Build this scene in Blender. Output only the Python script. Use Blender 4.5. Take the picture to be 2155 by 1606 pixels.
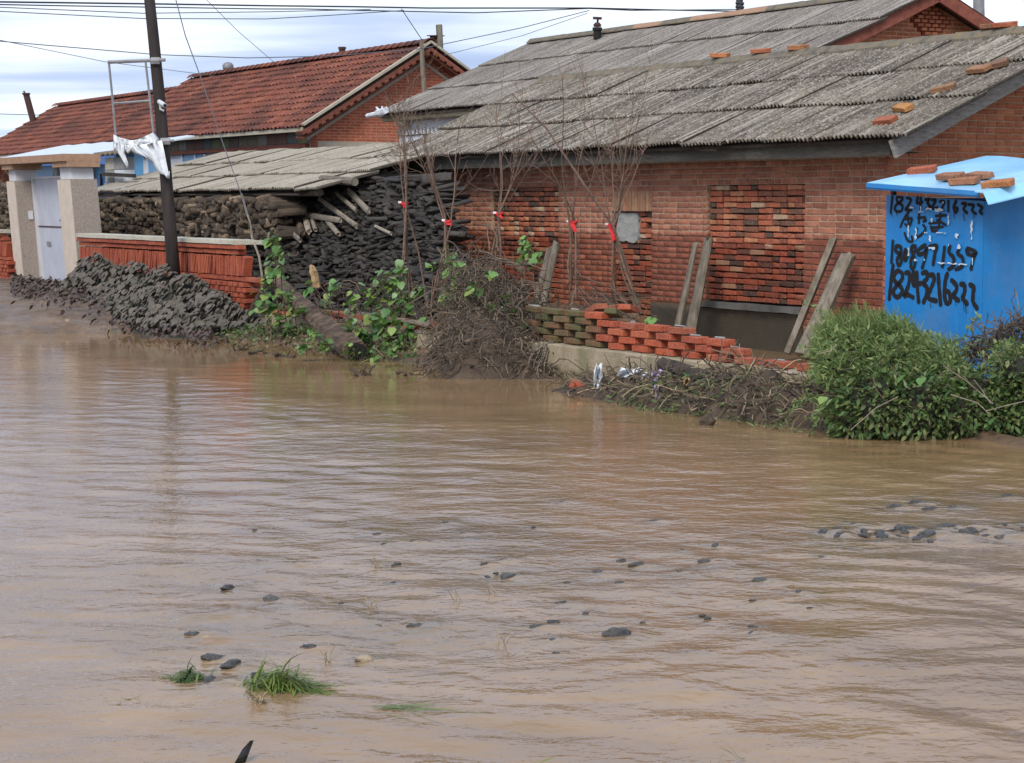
import bpy, bmesh, math, random
import numpy as np
from mathutils import Vector, Matrix, Euler, noise as mnoise
random.seed(11); rng = np.random.default_rng(11)
R = math.radians
scene = bpy.context.scene
for o in list(bpy.data.objects): bpy.data.objects.remove(o)
col = scene.collection

# ------------------------------------------------------------------ camera
EYE = 1.57
FPX, CXP, CYP = 4200.0, 1077.5, 803.0
PITCH = math.atan((CYP - 424) / FPX)
cd = bpy.data.cameras.new('camera'); cam = bpy.data.objects.new('camera', cd); col.objects.link(cam)
cd.sensor_width = 36; cd.lens = 36 * FPX / 2155.0; cd.clip_start = 0.1; cd.clip_end = 4000
cam.location = (0, 0, EYE); cam.rotation_euler = (R(90) - PITCH, 0, 0)
scene.camera = cam

# ------------------------------------------------------------------ node helpers
def nd(nt, typ, ins=None, **props):
    n = nt.nodes.new(typ)
    for k, v in props.items(): setattr(n, k, v)
    for k, v in (ins or {}).items():
        s = n.inputs[k]
        if isinstance(v, bpy.types.NodeSocket): nt.links.new(v, s)
        else: s.default_value = v
    return n
def lin(r, g, b, k=1.0):
    f = lambda x: ((x/255+0.055)/1.055)**2.4 if x > 10 else x/255/12.92
    return (f(r)*k, f(g)*k, f(b)*k, 1)
def mixc(nt, f, a, b, blend='MIX'):
    n = nt.nodes.new('ShaderNodeMix'); n.data_type = 'RGBA'; n.blend_type = blend; n.clamp_factor = True
    for i, v in ((0, f), (6, a), (7, b)):
        if isinstance(v, bpy.types.NodeSocket): nt.links.new(v, n.inputs[i])
        else: n.inputs[i].default_value = v
    return n.outputs[2]
def ramp(nt, f, stops, interp='LINEAR'):
    n = nt.nodes.new('ShaderNodeValToRGB'); cr = n.color_ramp; cr.interpolation = interp
    while len(cr.elements) < len(stops): cr.elements.new(0.5)
    for e, (p, c) in zip(cr.elements, stops):
        e.position = p; e.color = c if hasattr(c, '__len__') else (c, c, c, 1)
    nt.links.new(f, n.inputs[0]); return n.outputs[0]
def mth(nt, op, a, b=None, c=None, clamp=False):
    n = nt.nodes.new('ShaderNodeMath'); n.operation = op; n.use_clamp = clamp
    for i, v in enumerate((a, b, c)):
        if v is None: continue
        if isinstance(v, bpy.types.NodeSocket): nt.links.new(v, n.inputs[i])
        else: n.inputs[i].default_value = v
    return n.outputs[0]
def noi(nt, vec, scale, detail=3, rough=0.55, dist=0.0):
    return nd(nt, 'ShaderNodeTexNoise', {'Vector': vec, 'Scale': scale, 'Detail': detail, 'Roughness': rough, 'Distortion': dist}).outputs[0]
def mapn(nt, vec, scale=(1,1,1), loc=(0,0,0), rot=(0,0,0)):
    return nd(nt, 'ShaderNodeMapping', {'Vector': vec, 'Scale': scale, 'Location': loc, 'Rotation': rot}).outputs[0]
def mrange(nt, v, a, b, c=0.0, d=1.0, smooth=True):
    n = nd(nt, 'ShaderNodeMapRange', {'Value': v, 'From Min': a, 'From Max': b, 'To Min': c, 'To Max': d})
    if smooth: n.interpolation_type = 'SMOOTHSTEP'
    return n.outputs[0]

# ------------------------------------------------------------------ sky, sun, exposure
SUN_EL, SUN_AZ = 42.0, (-0.35, -0.937)          # towards the sun, seen on the ground plane
world = bpy.data.worlds.new('World'); scene.world = world; world.use_nodes = True
wt = world.node_tree; wt.nodes.clear()
wout = nd(wt, 'ShaderNodeOutputWorld')
sky = nd(wt, 'ShaderNodeTexSky', sky_type='NISHITA', sun_disc=False)
sky.sun_elevation = R(SUN_EL); sky.sun_rotation = math.atan2(SUN_AZ[0], SUN_AZ[1]); sky.altitude = 150
sky.air_density = 1.0; sky.dust_density = 2.0
bg1 = nd(wt, 'ShaderNodeBackground', {'Color': sky.outputs[0], 'Strength': 0.05})
tc = nd(wt, 'ShaderNodeTexCoord').outputs['Generated']
sep = nd(wt, 'ShaderNodeSeparateXYZ', {0: tc})
zz = mth(wt, 'ADD', mth(wt, 'MAXIMUM', sep.outputs[2], 0.0), 0.085)
cmb = nd(wt, 'ShaderNodeCombineXYZ', {0: mth(wt, 'DIVIDE', sep.outputs[0], zz), 1: mth(wt, 'DIVIDE', sep.outputs[1], zz), 2: 0.0}).outputs[0]
n1 = noi(wt, mapn(wt, cmb, (0.34, 0.62, 1), (3.1, 1.35, 0)), 1.0, 4, 0.45, 0.5)
n2 = noi(wt, mapn(wt, cmb, (0.9, 1.7, 1), (7.7, 2.2, 0)), 1.0, 4, 0.55, 0.2)
nn = mth(wt, 'ADD', mth(wt, 'MULTIPLY', n1, 0.7), mth(wt, 'MULTIPLY', n2, 0.3))
ccol = ramp(wt, nn, [(0.37, lin(146, 166, 204)), (0.47, lin(178, 194, 222)), (0.55, lin(214, 224, 238)), (0.66, lin(243, 246, 250))])
bg2 = nd(wt, 'ShaderNodeBackground', {'Color': ccol, 'Strength': 0.63})
cover = mrange(wt, nn, 0.30, 0.45, 0.80, 0.97)
wmix = nd(wt, 'ShaderNodeMixShader', {0: cover, 1: bg1.outputs[0], 2: bg2.outputs[0]})
wt.links.new(wmix.outputs[0], wout.inputs[0])
sl = bpy.data.lights.new('sun', 'SUN'); sl.energy = 1.5; sl.angle = R(24); sl.color = (1.0, 0.95, 0.88)
sun = bpy.data.objects.new('sun', sl); col.objects.link(sun); sun.location = (6, -20, 25)
_h = math.cos(R(SUN_EL)); _sd = Vector((SUN_AZ[0]*_h, SUN_AZ[1]*_h, math.sin(R(SUN_EL)))).normalized()
sun.rotation_euler = _sd.to_track_quat('Z', 'Y').to_euler()
scene.render.engine = 'CYCLES'
scene.view_settings.view_transform = 'Standard'; scene.view_settings.look = 'None'
scene.view_settings.gamma = 1.0; scene.view_settings.exposure = 1.16; scene.view_settings.use_curve_mapping = False

# ------------------------------------------------------------------ frame of the place
# s runs along the house fronts (towards the right and nearer), t runs back into the yards, z is up from the water
ANG = R(-60)
ES = np.array([0.5, -math.sqrt(3)/2, 0.0]); ET = np.array([math.sqrt(3)/2, 0.5, 0.0])
def W(p): return Vector((ES*p[0] + ET*p[1] + np.array([0, 0, p[2]])).tolist())
def ST(x, y, z=0.0): return (0.5*x - math.sqrt(3)/2*y, math.sqrt(3)/2*x + 0.5*y, z)
_c, _s = math.cos(PITCH), math.sin(PITCH)
def _ray(x, y):
    u = (x-CXP)/FPX; v = (CYP-y)/FPX
    return np.array([u, _c+v*_s, -_s+v*_c])
def gp(x, y, z=0.0):                      # survey: point of the ground at height z
    d = _ray(x, y); k = (z-EYE)/d[2]; return ST(d[0]*k, d[1]*k, z)
def at(x, y, Y):                          # survey: point at distance Y in front of the eye
    d = _ray(x, y); k = Y/d[1]; return ST(d[0]*k, Y, EYE+d[2]*k)
def ont(x, y, t):
    d = _ray(x, y); k = t/float(d@ET); return ST(d[0]*k, d[1]*k, EYE+d[2]*k)
RZ = Matrix.Rotation(ANG, 3, 'Z')
CAMST = np.array([0, 0, EYE])

# ------------------------------------------------------------------ mesh helpers
ORG = {}
class MB:
    def __init__(s): s.V = []; s.F = []; s.rn = []
    def add(s, V, F, rnd=None):
        o = len(s.V); rnd = random.random() if rnd is None else rnd
        for v in V: s.V.append(tuple(v)); s.rn.append(rnd)
        for f in F: s.F.append(tuple(i+o for i in f))
    def hexa(s, p, rnd=None):             # 8 points: bottom ring 0-3, top ring 4-7
        s.add(p, [(3,2,1,0), (4,5,6,7), (0,1,5,4), (1,2,6,5), (2,3,7,6), (3,0,4,7)], rnd)
    def box(s, a0, a1, b0, b1, c0, c1, rnd=None):
        s.hexa([(a0,b0,c0),(a1,b0,c0),(a1,b1,c0),(a0,b1,c0),(a0,b0,c1),(a1,b0,c1),(a1,b1,c1),(a0,b1,c1)], rnd)
    def obox(s, c, size, M, rnd=None):
        h = [x/2 for x in size]; P = []
        for z in (-1, 1):
            for x, y in ((-1,-1),(1,-1),(1,1),(-1,1)):
                P.append(tuple(Vector(c) + M @ Vector((x*h[0], y*h[1], z*h[2]))))
        s.hexa(P, rnd)
    def tube(s, pts, rad, n=6, cap=True, rnd=None, lump=0.0, flat=None):
        pts = [Vector(p) for p in pts]; m = len(pts)
        rad = [rad]*m if not hasattr(rad, '__len__') else rad
        V = []; F = []
        up = Vector((0.13, 0.31, 0.94))
        for i, p in enumerate(pts):
            d = (pts[min(i+1, m-1)] - pts[max(i-1, 0)])
            if d.length < 1e-9: d = Vector((0, 0, 1))
            d.normalize()
            a = d.cross(up)
            if a.length < 0.05: a = d.cross(Vector((1, 0, 0)))
            a.normalize(); b = d.cross(a)
            for k in range(n):
                an = 2*math.pi*k/n; r = rad[i]*(1 + (random.uniform(-lump, lump) if lump else 0))
                V.append(p + a*(math.cos(an)*r) + b*(math.sin(an)*r*(flat or 1)))
        for i in range(m-1):
            for k in range(n):
                k2 = (k+1) % n
                F.append((i*n+k, i*n+k2, (i+1)*n+k2, (i+1)*n+k))
        if cap:
            F.append(tuple(range(n-1, -1, -1))); F.append(tuple((m-1)*n+k for k in range(n)))
        s.add(V, F, rnd)
    def grid(s, P, rnd=None, thick=None):  # P: rows of points
        m, n = len(P), len(P[0]); V = [p for r in P for p in r]
        F = [(i*n+j, i*n+j+1, (i+1)*n+j+1, (i+1)*n+j) for i in range(m-1) for j in range(n-1)]
        if thick:
            k = len(V); V2 = [tuple(Vector(v)+Vector(thick)) for v in V]
            F2 = [tuple(reversed([a+k for a in f])) for f in F]
            ring = [j for j in range(n)] + [i*n+n-1 for i in range(1, m)] + [(m-1)*n+j for j in range(n-2, -1, -1)] + [i*n for i in range(m-2, 0, -1)]
            F += F2 + [(ring[(q+1) % len(ring)], ring[q], ring[q]+k, ring[(q+1) % len(ring)]+k) for q in range(len(ring))]
            V = V + V2
        s.add(V, F, rnd)
    def bounds(s):
        a = np.array(s.V); return a.min(0), a.max(0)
def mkmesh(name, V, F, mat, rnd=None, smooth=False):
    me = bpy.data.meshes.new(name); me.from_pydata([tuple(map(float, v)) for v in V], [], F)
    if mat: me.materials.append(mat)
    if rnd is not None:
        at_ = me.attributes.new('rnd', 'FLOAT', 'POINT'); at_.data.foreach_set('value', np.array(rnd, dtype=np.float32))
    if smooth: me.polygons.foreach_set('use_smooth', [True]*len(me.polygons))
    me.update(); return me
def settag(o, label=None, cat=None, group=None, kind=None):
    if label: o['label'] = label
    if cat: o['category'] = cat
    if group: o['group'] = group
    if kind: o['kind'] = kind
def thing(name, label, cat, o, group=None):
    e = bpy.data.objects.new(name, None); col.objects.link(e); e.empty_display_size = 0.2
    e.location = W(o); e.rotation_euler = (0, 0, ANG); settag(e, label, cat, group)
    ORG[e.name] = np.array(o, dtype=float); return e
def part(name, mb, mat, parent, smooth=False, label=None, kind=None):
    org = ORG[parent.name]
    me = mkmesh(name, np.array(mb.V)-org, mb.F, mat, mb.rn, smooth)
    ob = bpy.data.objects.new(name, me); col.objects.link(ob); ob.parent = parent
    ORG[ob.name] = org; settag(ob, label, kind=kind); return ob
def solo(name, mb, mat, label, cat, group=None, o=None, smooth=False, kind=None):
    if o is None:
        a, b = mb.bounds(); o = ((a[0]+b[0])/2, (a[1]+b[1])/2, a[2])
    o = np.array(o, dtype=float)
    me = mkmesh(name, np.array(mb.V)-o, mb.F, mat, mb.rn, smooth)
    ob = bpy.data.objects.new(name, me); col.objects.link(ob); ob.location = W(o); ob.rotation_euler = (0, 0, ANG)
    ORG[ob.name] = o; settag(ob, label, cat, group, kind); return ob
def inst(name, me, parent, pos, M=None, sc=(1,1,1)):
    ob = bpy.data.objects.new(name, me); col.objects.link(ob); ob.parent = parent
    ob.location = Vector((np.array(pos)-ORG[parent.name]).tolist())
    if M is not None: ob.rotation_euler = M.to_euler()
    ob.scale = sc; return ob
def inst_top(name, me, pos, M, sc, label, cat, group=None):
    ob = bpy.data.objects.new(name, me); col.objects.link(ob)
    ob.location = W(pos); ob.rotation_euler = (RZ @ M).to_euler(); ob.scale = sc
    settag(ob, label, cat, group); return ob
class Acc:                                   # many copies of small meshes joined into one mesh, fast
    def __init__(s): s.co = []; s.lo = []; s.ct = []; s.rn = []; s.n = 0
    def add(s, me_arr, Rm, sc, pos, rnd):
        V, L, C = me_arr; N = len(pos); n = len(V)
        if N == 0: return
        out = np.einsum('nij,nkj->nki', Rm, V[None]*sc[:, None, :]) + pos[:, None]
        s.co.append(out.reshape(-1, 3)); s.lo.append((L[None] + (np.arange(N)*n)[:, None] + s.n).ravel())
        s.ct.append(np.tile(C, N)); s.rn.append(np.repeat(rnd, n)); s.n += N*n
    def mesh(s, name, mat, org, smooth=False):
        co = (np.concatenate(s.co) - org).astype(np.float32); lo = np.concatenate(s.lo).astype(np.int32); ct = np.concatenate(s.ct).astype(np.int32)
        me = bpy.data.meshes.new(name); me.vertices.add(len(co)); me.vertices.foreach_set('co', co.ravel())
        me.loops.add(len(lo)); me.loops.foreach_set('vertex_index', lo)
        me.polygons.add(len(ct)); st = np.concatenate([[0], np.cumsum(ct)[:-1]]).astype(np.int32)
        me.polygons.foreach_set('loop_start', st); me.polygons.foreach_set('loop_total', ct)
        if smooth: me.polygons.foreach_set('use_smooth', np.ones(len(ct), dtype=bool))
        me.materials.append(mat); a = me.attributes.new('rnd', 'FLOAT', 'POINT')
        a.data.foreach_set('value', np.concatenate(s.rn).astype(np.float32)); me.update(calc_edges=True); return me
def arr(V, F):
    return (np.array([tuple(v) for v in V], dtype=float), np.array([i for f in F for i in f]), np.array([len(f) for f in F]))
def marr(me):
    return arr([v.co for v in me.vertices], [tuple(p.vertices) for p in me.polygons])
def accpart(name, acc, mat, parent, smooth=False, kind='stuff', label=None):
    me = acc.mesh(name, mat, ORG[parent.name], smooth)
    ob = bpy.data.objects.new(name, me); col.objects.link(ob); ob.parent = parent; ORG[ob.name] = ORG[parent.name]
    settag(ob, label, kind=kind); return ob
def accsolo(name, acc, mat, o, label, cat, group=None, smooth=False, kind=None):
    o = np.array(o, dtype=float); me = acc.mesh(name, mat, o, smooth)
    ob = bpy.data.objects.new(name, me); col.objects.link(ob); ob.location = W(o); ob.rotation_euler = (0, 0, ANG)
    ORG[ob.name] = o; settag(ob, label, cat, group, kind); return ob
def scatter(name, rest, meshes, items, parent, mat, nmax=300, rest_label=None):
    """items: (mesh index, pos, 3x3 Matrix, scale). The nmax that show largest become parts, the rest one part."""
    cp = np.array([0, 0, EYE])
    items = sorted(items, key=lambda it: np.linalg.norm(np.array(it[1])-cp)/max(it[3][0]*it[3][2], 1e-6)**0.5)
    for k, (mi, p, M, sc) in enumerate(items[:nmax]): inst(name, meshes[mi], parent, p, M, sc)
    left = items[nmax:]
    if left:
        acc = Acc(); A = [marr(m) for m in meshes]
        for mi in range(len(meshes)):
            L = [it for it in left if it[0] == mi]
            if L: acc.add(A[mi], np.array([np.array(it[2]) for it in L]), np.array([it[3] for it in L], dtype=float), np.array([it[1] for it in L], dtype=float), rng.random(len(L)))
        accpart(rest, acc, mat, parent, label=rest_label)
I3 = Matrix.Identity(3)
def RX(a): return Matrix.Rotation(a, 3, 'X')
def RY(a): return Matrix.Rotation(a, 3, 'Y')
def RZl(a): return Matrix.Rotation(a, 3, 'Z')

# ------------------------------------------------------------------ materials
def newmat(name):
    m = bpy.data.materials.new(name); m.use_nodes = True; nt = m.node_tree; nt.nodes.clear()
    out = nd(nt, 'ShaderNodeOutputMaterial'); b = nd(nt, 'ShaderNodeBsdfPrincipled'); nt.links.new(b.outputs[0], out.inputs[0])
    return m, nt, b
def setb(nt, b, colr, rough, height=None, dist=0.01, strength=1.0, spec=None, ior=None):
    for k, v in (('Base Color', colr), ('Roughness', rough)):
        if isinstance(v, bpy.types.NodeSocket): nt.links.new(v, b.inputs[k])
        else: b.inputs[k].default_value = v
    if spec is not None: b.inputs['Specular IOR Level'].default_value = spec
    if ior: b.inputs['IOR'].default_value = ior
    if height is not None:
        bp = nd(nt, 'ShaderNodeBump', {'Height': height, 'Distance': dist, 'Strength': strength}); nt.links.new(bp.outputs[0], b.inputs['Normal'])
def geo_pos(nt): return nd(nt, 'ShaderNodeNewGeometry').outputs['Position']
def rnd_val(nt):
    a = nd(nt, 'ShaderNodeAttribute', attribute_name='rnd').outputs['Fac']
    o = nd(nt, 'ShaderNodeObjectInfo').outputs['Random']
    return mth(nt, 'FRACT', mth(nt, 'ADD', a, mth(nt, 'MULTIPLY', o, 7.31)))
K = 0.82
def pal(cols, k=K):
    n = len(cols); return [(i/(n-1), lin(*c, k)) for i, c in enumerate(cols)]
def brick_mat(name, cols, tide=None, moss=None, speck=0.5, k=K):
    m, nt, b = newmat(name); P = geo_pos(nt)
    c = ramp(nt, rnd_val(nt), pal(cols, k), 'CONSTANT' if len(cols) > 6 else 'LINEAR')
    n1 = noi(nt, P, 9, 4, 0.6); n2 = noi(nt, P, 75, 3, 0.65)
    c = mixc(nt, ramp(nt, n1, [(0.35, 0.0), (0.7, 0.5)]), c, mixc(nt, 1.0, c, lin(150, 120, 105), 'MULTIPLY'))
    c = mixc(nt, ramp(nt, n2, [(0.48, 0.0), (0.72, speck)]), c, lin(205, 175, 150, K))
    c = mixc(nt, ramp(nt, n2, [(0.25, 0.75), (0.42, 0.0)]), c, lin(70, 45, 38, K))
    rough = 0.9
    z = nd(nt, 'ShaderNodeSeparateXYZ', {0: P}).outputs[2]
    if tide:
        zz = mth(nt, 'ADD', z, mth(nt, 'MULTIPLY', mth(nt, 'SUBTRACT', noi(nt, P, 5, 4, 0.6), 0.5), 0.16))
        wet = mrange(nt, zz, tide-0.02, tide+0.03, 1.0, 0.0)
        c = mixc(nt, wet, c, mixc(nt, 1.0, c, (0.66, 0.48, 0.42, 1), 'MULTIPLY'))
        rough = mrange(nt, wet, 0, 1, 0.92, 0.62)
    if moss:
        f = mth(nt, 'MULTIPLY', mrange(nt, z, moss, moss-0.5), ramp(nt, noi(nt, P, 6, 4), [(0.42, 0.0), (0.6, 0.8)]))
        c = mixc(nt, f, c, lin(72, 78, 45))
    setb(nt, b, c, rough, n2, 0.006, 0.8); return m
def rough_mat(name, cols, scale=8, rough=0.9, stretch=(1,1,1), bump=0.006, obj=False, k=K, dirt=None, spec=None, var=0.0):
    m, nt, b = newmat(name)
    P = nd(nt, 'ShaderNodeTexCoord').outputs['Object'] if obj else geo_pos(nt)
    P2 = mapn(nt, P, stretch)
    f = noi(nt, P2, scale, 6, 0.65)
    c = ramp(nt, f, [(0.28+0.44*i/(len(cols)-1), lin(*cc, k)) for i, cc in enumerate(cols)])
    if var:
        r = rnd_val(nt); c = mixc(nt, 1.0, c, ramp(nt, r, [(0, 1-var), (1, 1+var*0.6)]), 'MULTIPLY')
    if dirt: c = mixc(nt, ramp(nt, noi(nt, P, dirt[1], 5, 0.7), [(dirt[2], 0.0), (dirt[2]+0.12, dirt[3])]), c, lin(*dirt[0], k))
    setb(nt, b, c, rough, noi(nt, P2, scale*5, 4, 0.6), bump, 0.9, spec); return m
M_ = {}
M_['wallbrick'] = brick_mat('weathered red wall brick', [(178,112,86),(148,88,68),(190,128,102),(162,100,80),(184,116,88),(136,84,68)], tide=1.19, moss=0.45, k=0.9)
M_['gablebrick'] = brick_mat('dry orange brick', [(196,118,78),(176,100,66),(206,132,94),(186,108,72),(200,124,84)], speck=0.35)
M_['infill'] = brick_mat('loose infill brick', [(190,102,70),(150,84,62),(180,92,62),(116,76,60),(200,132,92),(166,90,64),(80,60,52),(192,108,74),(200,172,140),(140,84,64),(182,98,68),(96,68,56)], tide=1.12, moss=0.6)
M_['redbrick'] = brick_mat('new red brick', [(182,86,54),(164,72,46),(194,98,62),(174,80,52)], speck=0.15, k=0.72)
M_['vividbrick'] = brick_mat('vivid orange brick', [(200,92,52),(180,76,42),(204,106,66),(184,84,52),(164,92,62)], speck=0.35, k=0.72)
M_['corbel'] = brick_mat('dull corbel brick', [(150,80,58),(132,68,50),(160,92,68)], speck=0.2, k=0.6)
M_['mossbrick'] = brick_mat('mossy red brick', [(158,88,58),(112,90,58),(132,82,56),(104,90,60)], moss=1.0, speck=0.2, k=0.75)
M_['loosebrick'] = brick_mat('loose brick', [(190,104,66),(150,112,80),(205,124,70),(120,92,72),(178,86,52),(190,140,70)], speck=0.4)
def mortar(name, c1, c2, tide=None):
    m, nt, b = newmat(name); P = geo_pos(nt); n = noi(nt, P, 14, 6, 0.65)
    c = ramp(nt, n, [(0.3, lin(*c1, K)), (0.7, lin(*c2, K))])
    if tide:
        z = nd(nt, 'ShaderNodeSeparateXYZ', {0: P}).outputs[2]
        zz = mth(nt, 'ADD', z, mth(nt, 'MULTIPLY', mth(nt, 'SUBTRACT', noi(nt, P, 5, 4, 0.6), 0.5), 0.16))
        wet = mrange(nt, zz, tide-0.02, tide+0.03, 1.0, 0.0)
        c = mixc(nt, wet, c, mixc(nt, 1.0, c, (0.30, 0.23, 0.2, 1), 'MULTIPLY'))
    setb(nt, b, c, 0.92, noi(nt, P, 60, 4), 0.006); return m
M_['mortar'] = mortar('old wall mortar', (158,132,110), (196,172,148), tide=1.19)
M_['gablemortar'] = mortar('pale gable mortar', (176,142,112), (200,168,138))
M_['gapdark'] = mortar('dark joint backing', (44,32,26), (66,46,36))  # dark colour behind the loose infill bricks
def cement(name, c1, c2, stain=None, tide=None):
    cols = (c1, c2)
    m, nt, b = newmat(name); P = geo_pos(nt); n = noi(nt, P, 3.2, 7, 0.62)
    c = ramp(nt, n, [(0.3, lin(*cols[0], K)), (0.7, lin(*cols[1], K))])
    c = mixc(nt, ramp(nt, noi(nt, P, 40, 4), [(0.5, 0.0), (0.7, 0.3)]), c, lin(60, 54, 48, K))
    if tide:
        z = nd(nt, 'ShaderNodeSeparateXYZ', {0: P}).outputs[2]
        zz = mth(nt, 'ADD', z, mth(nt, 'MULTIPLY', mth(nt, 'SUBTRACT', noi(nt, P, 4, 4, 0.6), 0.5), 0.15))
        wet = mrange(nt, zz, tide-0.03, tide+0.05, 1.0, 0.0)
        c = mixc(nt, wet, c, mixc(nt, 1.0, c, (0.42, 0.40, 0.34, 1), 'MULTIPLY'))
    if stain: c = mixc(nt, ramp(nt, noi(nt, mapn(nt, P, (1,1,0.4)), 4, 5), [(0.5, 0.0), (0.66, 0.6)]), c, lin(*stain, K))
    setb(nt, b, c, 0.85, noi(nt, P, 55, 5), 0.008); return m
M_['cement'] = cement('damp cement render', (84,76,64), (104,96,82), tide=0.35)
M_['greycement'] = cement('grey cement patch', (140,142,140), (170,170,166))
M_['sill'] = cement('grey sill', (70,70,70), (108,106,102))
M_['footing'] = cement('cracked concrete footing', (146,132,108), (178,162,136), stain=(96,98,62), tide=0.08)
M_['palecap'] = cement('pale cement coping', (178,172,156), (206,200,184))
M_['soldier'] = brick_mat('plaster smeared soldier brick', [(178,140,108),(160,118,90),(186,150,118),(170,110,80)], speck=0.5)
M_['greywood'] = rough_mat('weathered grey timber', [(88,78,66),(124,114,100),(152,142,128)], 16, 0.9, (1,1,0.12), 0.012, var=0.25)
M_['fascia'] = rough_mat('grey eave board', [(64,60,54),(88,84,77),(108,104,96)], 10, 0.9, (1,1,6), 0.01, var=0.3)
M_['barge'] = rough_mat('pale grey barge board', [(120,116,110),(158,154,148),(180,176,170)], 10, 0.9, (1,1,4), 0.01)
M_['redboard'] = rough_mat('rust red barge board', [(110,58,46),(136,74,58),(150,92,74)], 8, 0.85)
M_['darkwood'] = rough_mat('dark rotten timber', [(40,32,27),(62,51,43),(84,72,62)], 14, 0.92, (1,1,0.3), 0.012, var=0.3)
M_['pole'] = rough_mat('tarred pole wood', [(26,20,20),(44,33,31),(62,50,46)], 14, 0.75, (1,1,0.12), 0.012)
M_['bark'] = rough_mat('rough bark', [(46,36,29),(100,80,64),(150,126,104)], 26, 0.95, (0.35,0.35,0.35), 0.07)
M_['firewood'] = None
def firewood():
    m, nt, b = newmat('split firewood'); P = geo_pos(nt)
    c = ramp(nt, rnd_val(nt), pal([(92,80,68),(66,57,49),(116,100,82),(78,66,55),(64,56,48),(150,130,106)], 1.0))
    n = noi(nt, P, 45, 5, 0.7)
    c = mixc(nt, ramp(nt, n, [(0.35, 0.8), (0.55, 0.0)]), c, lin(34, 28, 24)); setb(nt, b, c, 0.95, n, 0.012); return m
M_['firewood'] = firewood()
def mudwood():
    m, nt, b = newmat('muddy dark firewood'); P = geo_pos(nt)
    c = ramp(nt, rnd_val(nt), pal([(72,66,60),(52,47,43),(86,79,71),(44,40,37),(64,58,52)], 0.7))
    n = noi(nt, P, 40, 5, 0.7)
    c = mixc(nt, ramp(nt, n, [(0.35, 0.8), (0.55, 0.0)]), c, lin(28, 25, 22)); setb(nt, b, c, 0.8, n, 0.012); return m
M_['mudwood'] = mudwood()
M_['paleplank'] = rough_mat('pale split plank', [(110,100,88),(150,138,122),(172,160,144)], 20, 0.95, (1,0.3,1), 0.012, var=0.2)
def sheet_mat(name, base, light, dark, warm, k=K, lichen=0.8, stain=0.75):
    m, nt, b = newmat(name)
    P = nd(nt, 'ShaderNodeTexCoord').outputs['Object']
    o = nd(nt, 'ShaderNodeObjectInfo').outputs['Random']
    off = nd(nt, 'ShaderNodeCombineXYZ', {0: mth(nt, 'MULTIPLY', o, 37.0), 1: mth(nt, 'MULTIPLY', o, 91.0), 2: 0.0}).outputs[0]
    Q = nd(nt, 'ShaderNodeVectorMath', {0: P, 1: off}, operation='ADD').outputs[0]
    G = geo_pos(nt)
    c = ramp(nt, noi(nt, mapn(nt, Q, (5, 0.7, 1)), 2.0, 5, 0.65), [(0.3, lin(*dark, k)), (0.5, lin(*base, k)), (0.72, lin(*warm, k))])
    c = mixc(nt, ramp(nt, noi(nt, G, 1.1, 4, 0.6), [(0.42, 0.0), (0.62, stain)]), c, lin(*dark, k))
    st2 = noi(nt, mapn(nt, Q, (15.9, 0.55, 1)), 1.0, 3, 0.6)
    c = mixc(nt, ramp(nt, st2, [(0.50, 0.0), (0.66, 0.75)]), c, lin(*light, k))
    c = mixc(nt, ramp(nt, st2, [(0.34, 0.7), (0.46, 0.0)]), c, lin(*dark, k))
    sp = noi(nt, mapn(nt, Q, (1.5, 0.8, 1)), 34, 4, 0.75)
    c = mixc(nt, ramp(nt, sp, [(0.52, 0.0), (0.62, lichen)]), c, lin(*light, k))
    c = mixc(nt, ramp(nt, sp, [(0.34, 0.7), (0.45, 0.0)]), c, mixc(nt, 1.0, c, (0.35, 0.33, 0.31, 1), 'MULTIPLY'))
    c = mixc(nt, ramp(nt, o, [(0, 0.0), (1, 0.28)]), c, lin(*dark, k))
    # colour darkens from the wave tops down into the valleys
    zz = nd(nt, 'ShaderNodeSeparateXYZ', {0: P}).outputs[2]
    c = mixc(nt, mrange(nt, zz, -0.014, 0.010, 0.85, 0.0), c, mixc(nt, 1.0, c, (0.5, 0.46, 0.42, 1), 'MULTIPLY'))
    setb(nt, b, c, 0.93, sp, 0.006); return m
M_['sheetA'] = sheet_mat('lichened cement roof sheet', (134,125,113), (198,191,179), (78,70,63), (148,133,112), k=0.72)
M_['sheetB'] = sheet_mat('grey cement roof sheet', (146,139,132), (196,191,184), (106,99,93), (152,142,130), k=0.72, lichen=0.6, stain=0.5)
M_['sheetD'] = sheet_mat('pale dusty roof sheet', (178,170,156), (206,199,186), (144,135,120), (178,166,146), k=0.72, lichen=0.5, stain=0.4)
M_['ridge'] = rough_mat('mossy ridge cap', [(82,78,70),(118,110,96),(140,120,84)], 7, 0.95, bump=0.015)
def tile_mat():
    m, nt, b = newmat('clay roof tile'); G = geo_pos(nt)
    c = ramp(nt, rnd_val(nt), pal([(128,68,50),(146,82,60),(112,60,46),(158,94,70),(104,58,46),(146,80,56)], 0.8))
    c = mixc(nt, ramp(nt, noi(nt, G, 0.55, 4, 0.6), [(0.45, 0.0), (0.62, 0.75)]), c, lin(70, 40, 34, 0.8))
    n = noi(nt, G, 22, 5, 0.7)
    c = mixc(nt, ramp(nt, n, [(0.34, 0.75), (0.5, 0.0)]), c, lin(58, 38, 34)); setb(nt, b, c, 0.88, n, 0.01); return m
M_['tile'] = tile_mat()
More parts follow.
